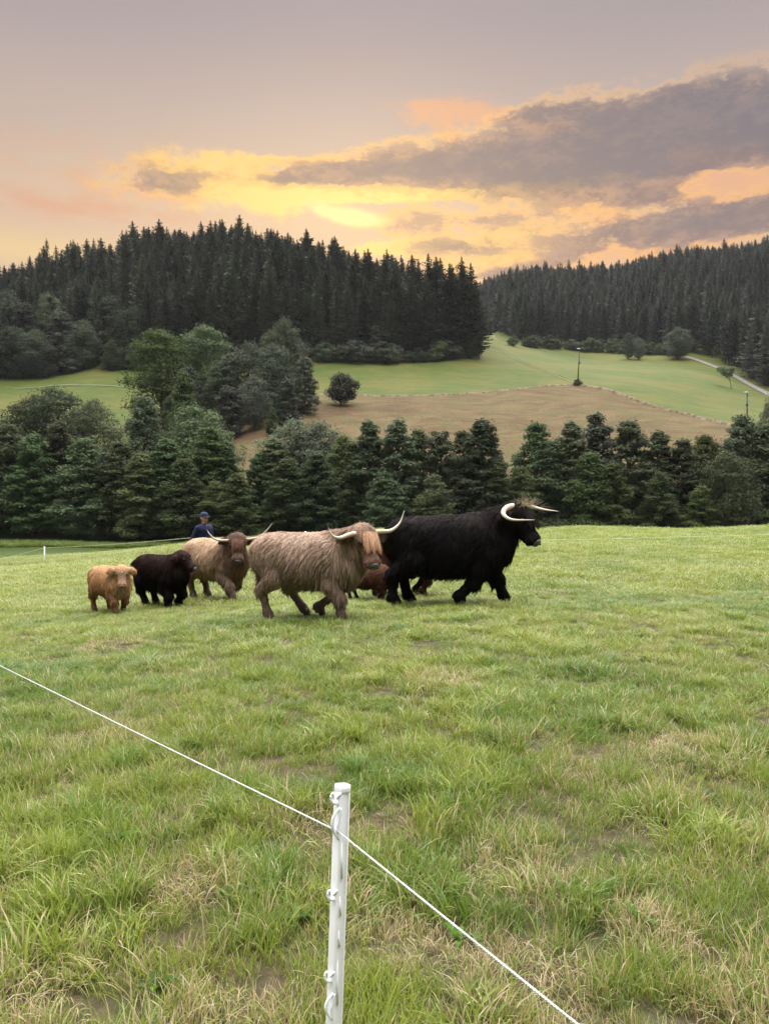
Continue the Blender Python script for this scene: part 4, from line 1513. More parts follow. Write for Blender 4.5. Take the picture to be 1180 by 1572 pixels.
M_HORN = horn_mat()
M_HOOF = simple_mat('hoof', (.035, .028, .024), (.06, .05, .04), 20, .6, .3)
M_EYE = simple_mat('eye', (.012, .010, .009), None, 5, .1, .6, 0)
M_NOSE = simple_mat('nose_leather', (.055, .050, .058), (.035, .032, .038), 40, .42, .5, .4, .004)
M_NOSEP = simple_mat('pale_nose_leather', (.25, .15, .13), (.18, .11, .09), 40, .42, .5, .4, .004)
M_STRAW = simple_mat('straw', (.36, .30, .20), (.22, .18, .12), 30, .9, .1)


def rotm(yaw, pitch, roll=0.0):
    return np.array(Matrix.Rotation(yaw, 3, 'Z') @ Matrix.Rotation(pitch, 3, 'Y') @ Matrix.Rotation(roll, 3, 'X'))


def hair_obj(name, curves, radii, cols, mat, parent):
    """curves (n,k,3), radii (n,k), cols (n,3)"""
    n, k, _ = curves.shape
    hc = bpy.data.hair_curves.new(name)
    hc.add_curves([k] * n)
    hc.attributes['position'].data.foreach_set('vector', curves.astype(np.float32).ravel())
    ra = hc.attributes.get('radius') or hc.attributes.new('radius', 'FLOAT', 'POINT')
    ra.data.foreach_set('value', radii.astype(np.float32).ravel())
    ca = hc.attributes.new('hcol', 'FLOAT_COLOR', 'CURVE')
    ca.data.foreach_set('color', np.concatenate([cols, np.ones((n, 1))], 1).astype(np.float32).ravel())
    hc.materials.append(mat)
    o = bpy.data.objects.new(name, hc)
    COL.objects.link(o)
    o.parent = parent
    return o


def cow(name, label, cat, px, Yd, psi, s, feet, poll, head_yaw, head_pitch, colf, horns=None, dark_tip=0, n_hair=16000, fur=1.0, seed=0, deep=1.0, length=1.0, hump=0.0,
        ears=1.0, muzzle=None, hairmat=None, forelock=.26, group=None, legthick=1.0, headsize=1.0, fore_col=None, belly=0.0, level=False, tail_out=.10, face_only=1.0):
    """feet: four (x, lift) in order near fore, far fore, near hind, far hind; y < 0 is the side towards the camera when walking right"""
    r = np.random.default_rng(3000 + seed)
    X0 = (px - 590) / FPX * Yd
    Z0 = g1(X0, Yd)
    root = empty(name, (X0, Yd, Z0), psi, label, cat, group)
    cp, sp_ = math.cos(psi), math.sin(psi)
    Lx = length
    pr = []
    A = lambda a, b, ra, rb, sy, g: pr.append((np.array(a) * s, np.array(b) * s, ra * s, rb * s, sy, g))
    # 0 torso 1 neck 2 head 3 ear 4 upper leg 5 lower leg
    dz = deep
    A((-.42 * Lx, 0, .81), (.36 * Lx, 0, .83), .335 * dz, .345 * dz, .90, 0)
    A((-.1 * Lx, 0, .75 - belly), (.15 * Lx, 0, .77 - belly), .33 * dz, .33 * dz, 1.02, 0)
    A((-.58 * Lx, 0, .86), (-.45 * Lx, 0, .84), .27, .30, .88, 0)
    for y in (-.11, .11):
        A((-.68 * Lx, y, .93), (-.48 * Lx, y * 1.5, 1.0), .10, .10, 1, 0)
    A((-.66 * Lx, 0, 1.02), (-.2 * Lx, 0, 1.05), .075, .07, 1, 0)
    A((.28 * Lx, 0, 1.02 + hump), (.46 * Lx, 0, 1.0 + hump), .13, .14, .8, 0)
    A((.48 * Lx, 0, .74), (.55 * Lx, 0, .79), .30 * dz, .26, .88, 0)
    pv = np.array(poll, float)
    nb = np.array([.44 * Lx, 0, .90 + hump * .6])
    hs = headsize
    A(nb, pv + np.array([-.04, 0, -.04]), .27, .165 * hs, .8, 1)
    A((.56 * Lx, 0, .68), pv * .6 + np.array([.56 * Lx, 0, .68]) * .4 + np.array([0, 0, -.10]), .18, .14, .8, 1)
    Rh = rotm(head_yaw, head_pitch)
    hp = lambda q: pv + Rh @ (np.array(q, float) * hs)
    A(hp((-.01, 0, 0)), hp((.07, 0, .0)), .135 * hs, .125 * hs, 1, 2)
    A(hp((.02, -.05, .01)), hp((.02, .05, .01)), .10 * hs, .10 * hs, 1, 2)
    A(hp((.08, 0, -.01)), hp((.34, 0, -.03)), .112 * hs, .070 * hs, 1, 2)
    A(hp((.355, -.035, -.035)), hp((.355, .035, -.035)), .068 * hs, .068 * hs, 1, 2)
    A(hp((.03, 0, -.12)), hp((.30, 0, -.085)), .085 * hs, .05 * hs, 1, 2)
    for y in (-1, 1):
        A(hp((.0, y * .12, -.015)), hp((-.02, y * .21, -.03)), .035 * hs * ears, .052 * hs * ears, 1, 3)
        A(hp((-.02, y * .21, -.03)), hp((-.02, y * .31, -.055)), .050 * hs * ears, .018 * hs * ears, 1, 3)
    hoof = []
    lt = legthick
    for i, (fx, lift) in enumerate(feet):
        y = (-.175 if i % 2 == 0 else .175)
        wx, wy = X0 + s * (cp * fx - sp_ * y), Yd + s * (sp_ * fx + cp * y)
        gz = (g1(wx, wy) - Z0) / s + .015
        ft = np.array([fx, y, gz + lift])
        if i < 2:
            bx = .43 * Lx
            sh = np.array([bx, y * .95, .66]); el = np.array([bx - .03 + (fx - bx) * .12, y * 1.02, .52])
            kn = np.array([bx + (fx - bx) * .52 + .035 + (.05 if lift > 0 else 0), y, .325 + lift * .5])
            fe = ft + np.array([-.03 - lift * .8, 0, .105])
            A(sh, el, .17 * lt, .125 * lt, .8, 4); A(el, kn, .118 * lt, .074 * lt, 1, 4)
            A(kn, fe, .064 * lt, .048 * lt, 1, 5)
        else:
            bx = -.54 * Lx
            hi_ = np.array([bx + .04, y * .8, .80]); st = np.array([bx + .12 + (fx - bx) * .18, y * 1.05, .60])
            hk = np.array([bx - .10 + (fx - bx) * .55, y, .40 + lift * .6])
            fe = ft + np.array([-.045 - lift * .6, 0, .11])
            A(hi_, st, .21, .165 * lt, .8, 4); A(st, hk, .145 * lt, .072 * lt, 1, 4)
            A(hk, fe, .062 * lt, .047 * lt, 1, 5)
        A(fe, ft + np.array([.01, 0, .05]), .050 * lt, .050 * lt, 1, 5)
        hoof.append(ft)
    V, F = sdf_mesh(pr, .024 * max(s, .75), .055 * s)
    grp, D, gs = group_of(V, pr)
    col = colf(V / s, grp, pv, r)
    me = mesh_np(name + '_body', V, F, M_HIDE, True)
    cattr(me, 'hcol', col)
    obj('body', me, root)
    # ---- hair
    tri = np.concatenate([F[:, [0, 1, 2]], F[:, [0, 2, 3]]])
    a, b, c = V[tri[:, 0]], V[tri[:, 1]], V[tri[:, 2]]
    nr = np.cross(b - a, c - a); ar = np.linalg.norm(nr, axis=1)
    k = r.choice(len(tri), n_hair, p=ar / ar.sum())
    u, v = r.random(n_hair), r.random(n_hair)
    fl = u + v > 1; u[fl] = 1 - u[fl]; v[fl] = 1 - v[fl]
    Pn = a[k] + (b[k] - a[k]) * u[:, None] + (c[k] - a[k]) * v[:, None]
    me.update()
    vn = np.empty(len(V) * 3, np.float32); me.vertices.foreach_get('normal', vn); vn = vn.reshape(-1, 3)
    Nn = unit(vn[tri[k]].mean(1))
    G, _, _ = group_of(Pn, pr)
    hd = Rh @ np.array([1, 0, 0])
    flow = np.zeros((n_hair, 3)); Ln = np.full(n_hair, .10)
    wv = np.sin(Pn[:, 0] / s * 9 + 2 * np.sin(Pn[:, 2] / s * 7 + seed)) * .35
    flow[:] = (-.50, 0, -.85); flow[:, 0] += wv
    flow[:, 1] += np.sign(Pn[:, 1]) * np.clip(Nn[:, 2], 0, 1) * .6
    Ln = np.where(Nn[:, 2] > .7, .055, Ln); Ln = np.where(Nn[:, 2] < -.1, .13, Ln)
    m = G == 1; flow[m] = (-.15, 0, -1); flow[m, 0] += wv[m]; Ln[m] = .12
    m = (G == 0) & (Pn[:, 0] > .5 * s * Lx); flow[m] = (0, 0, -1); Ln[m] = .13
    m = G == 2; flow[m] = hd * .8 + np.array([0, 0, -.35]); Ln[m] = .045
    m = G == 3; flow[m] = (0, 0, -1); flow[m] += np.outer(np.sign(((Pn[m] / s - pv) @ (Rh @ np.array([0, 1, 0])))), Rh @ np.array([0, 1, 0])) * .7; Ln[m] = .075
    m = G == 4; flow[m] = (-.25, 0, -1); Ln[m] = .085
    m = G == 5; flow[m] = (-.15, 0, -1); Ln[m] = .045
    Ln = Ln * s * fur * 1.12 * np.where(r.random(n_hair) < .12, 1.5, 1.0) * r.uniform(.6, 1.3, n_hair)
    nose_d = np.linalg.norm(Pn / s - hp((.40, 0, -.035)), axis=1)
    Ln = np.where(nose_d < .10 * hs, .006, Ln)
    for y in (-1, 1):
        Ln = np.where(np.linalg.norm(Pn / s - hp((.13, y * .11, .035)), axis=1) < .05 * hs, .006, Ln)
    tang = flow - Nn * (flow * Nn).sum(1)[:, None]
    tang = unit(tang + r.normal(0, .09, tang.shape))
    K_ = 5
    lift = r.uniform(.25, .6, n_hair)[:, None]
    pts = [Pn - Nn * .004]
    for q in range(1, K_):
        t = q / (K_ - 1)
        dvec = unit(tang * (.9) + Nn * lift * (1.1 - t * 1.3) + np.array([0, 0, -1]) * .35 * t)
        pts.append(pts[-1] + dvec * (Ln / (K_ - 1))[:, None])
    C = np.stack(pts, 1)
    # clumping into locks
    ns = n_hair // 12
    sd = r.choice(n_hair, ns, replace=False)
    near = np.empty(n_hair, int)
    for i in range(0, n_hair, 2000):
        d2 = ((Pn[i:i + 2000, None] - Pn[sd][None]) ** 2).sum(-1)
        near[i:i + 2000] = sd[d2.argmin(1)]
    tt = np.linspace(0, 1, K_)[None, :, None]
    cl = r.uniform(.38, .82, n_hair)[:, None, None]
    C = C + (C[near] - C) * tt ** 1.2 * cl
    sel = r.random(n_hair) < 1
    hc = colf(Pn / s, G, pv, r)
    lockv = r.uniform(.72, 1.22, n_hair)[near][:, None]
    hc = hc * lockv * r.uniform(.88, 1.12, (n_hair, 1))
    w0 = np.where(G == 5, .0018, .0024) * (s ** .5)
    rad = w0[:, None] * np.array([1, 1, .85, .6, .22])[None]
    # forelock falling over the face
    if forelock > 0:
        nf = 700
        a_ = r.uniform(-1, 1, nf); b_ = r.uniform(-1, 1, nf)
        rt = np.stack([-.02 + .06 * b_, .085 * a_, .115 - .03 * a_ ** 2 - .02 * b_ ** 2], 1)
        L = forelock * r.uniform(.6, 1.15, nf)
        f = np.linspace(0, 1, K_)
        path = rt[:, None, :] + np.stack([L[:, None] * f * 1.0, (a_ * .02)[:, None] * f + r.normal(0, .02, nf)[:, None] * f, .035 * np.sin(f * 3.0)[None] - .02 * f[None] * np.ones((nf, 1))], -1)
        path = pv + (path * hs) @ Rh.T
        sd2 = r.integers(0, nf, nf // 8)
        d2 = ((path[:, 2][:, None] - path[sd2, 2][None]) ** 2).sum(-1); nn2 = sd2[d2.argmin(1)]
        path = path + (path[nn2] - path) * tt ** 1.3 * .6
        C = np.concatenate([C, path * s]); rad = np.concatenate([rad, np.tile(.0038 * np.array([1, 1, .9, .6, .2]), (nf, 1))])
        fc = np.array(fore_col if fore_col is not None else colf(hp((.05, 0, .1))[None], np.array([2]), pv, r)[0])
        hc = np.concatenate([hc, fc * r.uniform(.7, 1.25, (nf, 1))])
    # tail brush
    zt = np.linspace(0, 1, 6)
    tpts = np.stack([-.73 * Lx - tail_out * np.sin(zt * 2.2), .02 * np.sin(zt * 4), .98 - .62 * zt], 1) * s
    mb = MB(); mb.tube(tpts, np.array([.045, .035, .028, .024, .02, .012]) * s, 7)
    tm = mb.mesh('tail', M_HIDE)
    cattr(tm, 'hcol', np.tile(colf(np.array([[-.7, 0, .8]]), np.array([0]), pv, r)[0] * .8, (len(tm.vertices), 1)))
    obj('tail', tm, root)
    nt_ = 500
    ti = r.uniform(.1, 1, nt_) ** .6
    rt = np.stack([np.interp(ti, zt, tpts[:, i]) for i in range(3)], 1) + r.normal(0, .012 * s, (nt_, 3))
    f = np.linspace(0, 1, K_)
    tl = rt[:, None] + np.stack([r.normal(0, .025, nt_)[:, None] * f, r.normal(0, .025, nt_)[:, None] * f, -r.uniform(.06, .18, nt_)[:, None] * f], -1) * s
    C = np.concatenate([C, tl]); rad = np.concatenate([rad, np.tile(.0035 * np.array([1, 1, .85, .6, .2]), (nt_, 1))])
    hc = np.concatenate([hc, colf(np.tile(np.array([[-.7, 0, .75]]), (nt_, 1)), np.zeros(nt_, int), pv, r) * r.uniform(.6, 1.0, (nt_, 1))])
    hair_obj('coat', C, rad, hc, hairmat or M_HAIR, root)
    # ---- horns, eyes, nose, hooves
    if horns:
        for hpath in horns:
            if level: Rl = rotm(head_yaw, 0)
            q = smooth_line([(pv + Rl @ np.array(p) * hs) * s if level else hp(p) * s for p in hpath[0]], 22)
            t = np.linspace(0, 1, len(q))
            rr = hpath[1] * s * (1 - t ** 1.3 * .93) * (1 + .03 * np.sin(t * 60) * (t < .4))
            mb = MB(); mb.tube(q, rr, 10)
            hm = mb.mesh('horn', M_HORN)
            al = np.concatenate([np.repeat(t, 10), [0, 1]])
            fattr(hm, 'along', al); fattr(hm, 'dark', np.full(len(al), float(hpath[2] if len(hpath) > 2 else dark_tip)))
            obj('horn', hm, root)
    for y in (-1, 1):
        mb = MB(); mb.ellipsoid(hp((.130, y * .107, .040)) * s, np.array([.030, .020, .026]) * s * hs, 8, 6, Rh)
        obj('eye', mb.mesh('eye', M_EYE), root)
    mb = MB()
    mb.ellipsoid(hp((.408, 0, -.028)) * s, np.array([.042, .074, .056]) * s * hs, 12, 8, Rh)
    nose = obj('nose', mb.mesh('nose', muzzle or M_NOSE), root)
    for y in (-1, 1):
        mb = MB(); mb.ellipsoid(hp((.443, y * .038, -.018)) * s, np.array([.010, .017, .013]) * s * hs, 8, 6, Rh)
        obj('nostril', mb.mesh('nostril', M_EYE), nose)
    for ft in hoof:
        mb = MB()
        q = np.array([[-.005, 0, .085], [.01, 0, .045], [.02, 0, -.01]]) + ft
        for y in (-.024, .024):
            mb.tube((q + np.array([0, y, 0])) * s, np.array([.030, .036, .042]) * s * lt, 8)
        obj('hoof', mb.mesh('hoof', M_HOOF), root)
    return root, hp, s, (X0, Yd, Z0, psi)


def lerp(a, b, t):
    return np.array(a)[None] * (1 - t[:, None]) + np.array(b)[None] * t[:, None]


def sm(x, a, b):
    t = np.clip((x - a) / (b - a), 0, 1)
    return t * t * (3 - 2 * t)


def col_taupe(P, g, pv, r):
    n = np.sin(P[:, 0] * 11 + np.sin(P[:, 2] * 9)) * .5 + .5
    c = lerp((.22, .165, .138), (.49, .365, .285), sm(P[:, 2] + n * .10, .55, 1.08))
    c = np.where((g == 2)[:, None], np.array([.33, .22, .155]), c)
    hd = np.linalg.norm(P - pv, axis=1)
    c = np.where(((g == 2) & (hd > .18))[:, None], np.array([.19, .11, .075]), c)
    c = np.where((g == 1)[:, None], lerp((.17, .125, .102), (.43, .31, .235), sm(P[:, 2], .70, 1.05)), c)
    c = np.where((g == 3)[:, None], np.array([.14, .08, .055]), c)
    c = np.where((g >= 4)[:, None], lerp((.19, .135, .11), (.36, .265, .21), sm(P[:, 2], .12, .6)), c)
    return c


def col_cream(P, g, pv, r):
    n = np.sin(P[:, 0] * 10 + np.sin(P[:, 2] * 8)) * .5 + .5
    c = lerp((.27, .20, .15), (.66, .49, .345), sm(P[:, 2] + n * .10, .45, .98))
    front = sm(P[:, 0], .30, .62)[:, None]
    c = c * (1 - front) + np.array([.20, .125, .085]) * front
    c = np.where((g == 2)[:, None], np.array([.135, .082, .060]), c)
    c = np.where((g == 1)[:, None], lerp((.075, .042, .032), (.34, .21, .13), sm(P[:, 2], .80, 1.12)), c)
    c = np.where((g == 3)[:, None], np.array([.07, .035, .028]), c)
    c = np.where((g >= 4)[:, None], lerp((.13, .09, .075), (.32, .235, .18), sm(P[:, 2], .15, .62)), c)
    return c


def col_black(P, g, pv, r):
    c = np.tile(np.array([.0085, .0080, .0090]), (len(P), 1))
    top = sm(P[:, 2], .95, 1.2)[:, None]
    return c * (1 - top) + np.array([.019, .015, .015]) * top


def col_blackcalf(P, g, pv, r):
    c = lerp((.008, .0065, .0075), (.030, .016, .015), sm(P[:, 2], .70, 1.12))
    return c


def col_tan(P, g, pv, r):
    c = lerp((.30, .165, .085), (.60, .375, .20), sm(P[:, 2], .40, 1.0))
    hd = np.linalg.norm(P - pv, axis=1)
    c = np.where(((g == 2) & (hd > .16))[:, None], np.array([.42, .27, .18]), c)
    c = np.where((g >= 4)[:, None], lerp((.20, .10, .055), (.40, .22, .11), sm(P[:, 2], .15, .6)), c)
    chest = (P[:, 0] > .55) & (g == 0) & (P[:, 2] < .75)
    c = np.where(chest[:, None], np.array([.50, .36, .25]), c)
    return c


def col_red(P, g, pv, r):
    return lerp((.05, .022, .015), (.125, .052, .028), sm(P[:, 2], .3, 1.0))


D_ = R
# large taupe cow in front
horns4 = [([(.0, .08, .05), (-.01, .22, .05), (-.02, .38, .05), (-.08, .50, .11), (-.20, .57, .20)], .036, 0),
          ([(.0, -.08, .05), (.01, -.22, .04), (.04, -.36, .03), (.01, -.46, .05), (-.11, -.50, .09)], .036, 1)]
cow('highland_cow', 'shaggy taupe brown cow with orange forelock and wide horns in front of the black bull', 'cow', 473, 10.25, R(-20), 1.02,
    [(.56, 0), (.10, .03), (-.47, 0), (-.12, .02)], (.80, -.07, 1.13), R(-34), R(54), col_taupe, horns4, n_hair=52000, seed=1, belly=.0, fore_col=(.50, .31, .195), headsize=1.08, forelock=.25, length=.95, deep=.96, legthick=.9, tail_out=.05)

# cream cow with a dark face, looking at the camera
horns3 = [([(.0, .08, .04), (-.01, .22, .03), (-.04, .38, .06), (-.12, .50, .14), (-.22, .60, .22)], .031, 0),
          ([(.0, -.08, .04), (.01, -.22, .02), (-.01, -.38, .03), (-.08, -.48, .09), (-.18, -.54, .13)], .031, 1)]
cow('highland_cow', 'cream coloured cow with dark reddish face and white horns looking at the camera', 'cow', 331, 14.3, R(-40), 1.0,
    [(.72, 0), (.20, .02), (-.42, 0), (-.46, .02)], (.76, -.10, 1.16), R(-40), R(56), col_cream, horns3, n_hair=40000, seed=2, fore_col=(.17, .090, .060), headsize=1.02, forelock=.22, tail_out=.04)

# black bull
hornsb = [([(.0, .09, .08), (.02, .22, .08), (.08, .31, .06), (.20, .34, .035), (.38, .31, .02)], .040, 0),
          ([(.0, -.08, .08), (-.03, -.21, .06), (-.02, -.31, .0), (.10, -.35, -.06), (.34, -.29, -.06)], .046, 0)]
bull, bhp, bs, bloc = cow('highland_bull', 'massive black bull with pale forward curved horns and straw on its head', 'bull', 690, 11.8, R(-4), 1.165,
    [(.14, 0), (.74, 0), (-.70, 0), (-.52, 0)], (.87, -.02, 1.20), R(-30), R(50), col_black, hornsb, n_hair=48000, seed=3, deep=1.03, length=1.03, hump=.06, hairmat=M_HAIRB,
    headsize=1.14, forelock=.26, legthick=1.2, ears=.9, belly=.04, level=True, tail_out=-.02)

# calves
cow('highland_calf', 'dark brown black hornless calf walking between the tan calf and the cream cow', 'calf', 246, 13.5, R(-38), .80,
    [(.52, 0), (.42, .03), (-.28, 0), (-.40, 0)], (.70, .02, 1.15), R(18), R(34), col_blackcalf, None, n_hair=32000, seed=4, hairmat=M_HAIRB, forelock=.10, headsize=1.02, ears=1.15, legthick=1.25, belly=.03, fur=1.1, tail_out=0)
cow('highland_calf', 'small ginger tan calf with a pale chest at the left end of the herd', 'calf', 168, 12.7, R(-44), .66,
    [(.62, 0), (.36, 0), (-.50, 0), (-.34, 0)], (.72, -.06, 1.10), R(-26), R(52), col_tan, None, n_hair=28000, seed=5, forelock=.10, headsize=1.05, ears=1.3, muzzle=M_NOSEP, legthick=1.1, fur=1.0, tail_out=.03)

# two russet animals half hidden behind
hornsr = [([(.0, .08, .04), (-.02, .26, .05), (-.06, .38, .12), (-.14, .44, .24)], .034, 0), ([(.0, -.08, .04), (-.02, -.24, .05), (-.08, -.34, .14), (-.18, -.38, .26)], .034, 1)]
cow('highland_cow', 'russet cow hidden behind the black bull with only legs and a horn tip showing', 'cow', 622, 13.5, R(-6), .94,
    [(.36, 0), (.20, 0), (-.50, 0), (-.40, 0)], (.66, .0, 1.04), R(0), R(55), col_red, hornsr, n_hair=9000, seed=6)
cow('highland_calf', 'russet calf seen under the muzzle of the taupe cow', 'calf', 566, 12.9, R(-15), .54,
    [(.50, 0), (.32, 0), (-.50, 0), (-.40, 0)], (.74, .0, .86), R(0), R(60), col_red, None, n_hair=9000, seed=7, forelock=.1)

# straw caught on the bull's head
mb = MB()
rs = np.random.default_rng(8)
top = bhp((.0, 0, .16)) * bs
for k in range(150):
    a = rs.uniform(0, 6.28); e = rs.uniform(.05, 1.35) if rs.random() < .8 else rs.uniform(-.1, .3)
    L = rs.uniform(.08, .21)
    d = np.array([math.cos(a) * math.cos(e), math.sin(a) * math.cos(e), math.sin(e)])
    b = top + np.array([rs.normal(0, .07), rs.normal(0, .06), rs.uniform(-.05, .02)])
    mid = b + d * L * .5 + rs.normal(0, .012, 3)
    end = b + d * L + rs.normal(0, .03, 3)
    mb.tube([b, mid, end], [.0022, .0018, .0009], 3, False)
st = obj('straw_tuft', mb.mesh('straw_tuft', M_STRAW))
tag(st, 'spiky tuft of dry straw caught on the head of the black bull', 'straw')
st.location = bloc[:3]; st.rotation_euler = (0, 0, bloc[3])

# ------------------------------------------------------------------ person
M_SKIN = simple_mat('skin', (.46, .27, .20), (.40, .22, .16), 12, .55, .35, .1, .002)
M_NAVY = simple_mat('navy_cloth', (.016, .021, .062), (.010, .013, .040), 9, .85, .2, .5, .01)
M_TROU = simple_mat('dark_trousers', (.03, .03, .035), (.02, .02, .024), 9, .9, .2, .4, .01)
M_CAP = simple_mat('blue_cap_cloth', (.030, .045, .085), (.02, .03, .06), 14, .85, .2, .3, .005)
M_HAIRH = simple_mat('short_grey_hair', (.10, .085, .07), (.06, .05, .045), 40, .8, .3)
M_BOOT = simple_mat('boot_rubber', (.03, .035, .03), None, 10, .5, .4)
M_LACE = simple_mat('zip_cord', (.30, .32, .38), None, 20, .6, .3)


def person(px, Yd, psi):
    X0 = (px - 590) / FPX * Yd
    Z0 = g1(X0, Yd)
    hgt = at(px, 784, Yd)[2] - Z0
    s = hgt / 1.80
    root = empty('person', (X0, Yd, Z0), psi, 'person in a navy pullover and dark blue cap walking behind the cream cow', 'person')
    root.scale = (s, s, s)
    Hd = np.array([.05, 0, 1.62])
    body = []
    B = lambda a, b, ra, rb, sy=1.0, g=0: body.append((np.array(a, float), np.array(b, float), ra, rb, sy, g))
    # x forward, y left
    B((0, 0, 1.0), (.02, 0, 1.32), .125, .15, 1.25); B((.02, -.13, 1.38), (.02, .13, 1.38), .075, .075)
    B((.02, 0, 1.40), (.04, 0, 1.52), .062, .056, 1, 1)
    B((.045, 0, 1.60), (.035, 0, 1.66), .082, .092, .88, 2); B((.075, 0, 1.55), (.08, 0, 1.58), .05, .055, .85, 2)
    B((.135, 0, 1.615), (.155, 0, 1.585), .010, .016, 1, 2)          # nose
    B((.125, -.02, 1.555), (.125, .02, 1.555), .012, .012, 1, 2)     # lips
    B((.115, -.045, 1.635), (.115, .045, 1.635), .014, .014, 1, 2)   # brow
    for y in (-1, 1):
        B((.035, y * .082, 1.59), (.03, y * .088, 1.63), .012, .015, 1, 2)
    arms = {}
    for y, el, wr in ((-1, (-.06, -.27, 1.12), (.10, -.27, .90)), (1, (-.02, .27, 1.12), (.16, .25, .92))):
        sh = (.02, y * .19, 1.38)
        B(sh, el, .058, .045, 1, 3); B(el, wr, .043, .030, 1, 3)
        w = np.array(wr); d = unit(w - np.array(el)); side = np.array([0, 1.0, 0])
        fw = unit(np.cross(side, d)) * (1 if True else -1)
        palm = w + d * .07
        B(w, palm, .026, .030, 1, 4)
        for q in range(4):
            o = fw * (.024 - .016 * q)
            L1 = (.042, .047, .044, .034)[q]
            a = palm + o; b = a + d * L1; c = b + unit(d + side * (-y) * .7) * L1 * .8
            B(a - d * .02, b, .0095, .0085, 1, 4); B(b, c, .0085, .007, 1, 4)
        t0 = w + d * .025 + fw * .025; t1 = t0 + unit(d + fw * .9) * .04; t2 = t1 + d * .03
        B(t0, t1, .011, .010, 1, 4); B(t1, t2, .010, .008, 1, 4)
    for y, kn, an in ((-1, (.16, -.10, .52), (.10, -.10, .10)), (1, (.02, .10, .50), (-.20, .10, .12))):
        hp_ = (.0, y * .09, .93)
        B(hp_, kn, .088, .060, 1, 5); B(kn, an, .057, .038, 1, 5)
        an = np.array(an)
        B(an + np.array([0, 0, -.02]), an + np.array([.15, 0, -.055]), .042, .032, 1, 6)
    V, F = sdf_mesh(body, .0115, .022)
    obj('body', mesh_np('person_body', V, F, M_SKIN, True), root)
    def shell(name, sel, grow, mat, extra=(), h=.016, k=.03):
        pr = [(p[0], p[1], p[2] + grow, p[3] + grow, p[4], p[5]) for p in body if sel(p)] + list(extra)
        V, F = sdf_mesh(pr, h, k)
        me = mesh_np(name, V, F, mat, True)
        return obj(name, me, root)
    top = shell('pullover', lambda p: p[5] in (0, 3), .014, M_NAVY, [(np.array([.02, 0, .92]), np.array([.02, 0, 1.1]), .15, .15, 1.2, 0), (np.array([.025, 0, 1.42]), np.array([.035, 0, 1.455]), .078, .070, 1, 0)])
    shell('trousers', lambda p: p[5] == 5, .016, M_TROU, [(np.array([0, -.05, .95]), np.array([0, .05, .95]), .125, .125, 1, 5)])
    for sgn in (-1, 1):
        shell('boot', lambda p: p[5] == 6 and p[0][1] * sgn > 0, .012, M_BOOT, [], .014, .02)
    # zip placket
    mb = MB(); mb.tube([(.178, 0, 1.27), (.172, .0, 1.36), (.118, 0, 1.46)], .007, 6)
    obj('zip', mb.mesh('zip', M_LACE), top)
    mb = MB()
    cd = [(np.array([.035, 0, 1.69]), np.array([.02, 0, 1.70]), .098, .096, .9, 0), (np.array([.11, 0, 1.695]), np.array([.17, 0, 1.68]), .05, .035, 1.4, 0)]
    # crown of the cap as a flattened dome, then the brim
    th = np.linspace(0, 2 * math.pi, 20, endpoint=False)
    rings = [(1.655, 1.0), (1.69, 1.02), (1.725, .93), (1.755, .70), (1.768, .35)]
    Vc = [(.032 + .106 * q * math.cos(t), .094 * q * math.sin(t), z) for z, q in rings for t in th] + [(.032, 0, 1.772)]
    Fc = [(i * 20 + j, i * 20 + (j + 1) % 20, (i + 1) * 20 + (j + 1) % 20, (i + 1) * 20 + j) for i in range(4) for j in range(20)]
    mb.add(Vc, Fc, [(80 + j, 80 + (j + 1) % 20, 100) for j in range(20)])
    cap = obj('cap', mb.mesh('cap', M_CAP), root)
    mb = MB()
    Vb = []
    for z in (0, .006):
        for q in np.linspace(-1, 1, 9):
            Vb += [(.11 * math.cos(q * .95) + .032, .09 * math.sin(q * .95), 1.662 + z), (.032 + .11 * math.cos(q * .95) + .075 * math.cos(q * 1.1), .09 * math.sin(q * .95) * 1.05, 1.645 + z)]
    n9 = 18
    Fb = []
    for i in range(8):
        Fb += [(2 * i, 2 * i + 1, 2 * i + 3, 2 * i + 2), (n9 + 2 * i + 2, n9 + 2 * i + 3, n9 + 2 * i + 1, n9 + 2 * i), (2 * i + 1, n9 + 2 * i + 1, n9 + 2 * i + 3, 2 * i + 3)]
    mb.add(Vb, Fb)
    obj('brim', mb.mesh('brim', M_CAP), cap)
    for y in (-1, 1):
        mb = MB(); mb.ellipsoid((.122, y * .032, 1.618), (.010, .013, .008), 8, 6)
        obj('eye', mb.mesh('eye', M_EYE), root)
    hr = sdf_mesh([(np.array([.01, 0, 1.62]), np.array([.015, 0, 1.68]), .088, .094, .92, 0)], .012, .02)
    obj('hair', mesh_np('hair', hr[0], hr[1], M_HAIRH, True), root)
    return root


person(312, 18.0, R(-38))

# ================================================================== FENCES AND MASTS
M_PLASTIC = simple_mat('white_plastic', (.90, .93, .98), (.84, .88, .95), 9, .42, .4, .25, .003)
M_ROPE = simple_mat('white_rope', (.58, .60, .61), (.42, .46, .44), 60, .8, .2, .4, .002)
M_WOOD = simple_mat('mast_wood', (.085, .075, .065), (.05, .045, .04), 6, .85, .2)
M_LAMP = simple_mat('lamp_head_grey', (.55, .56, .56), None, 5, .4, .4)

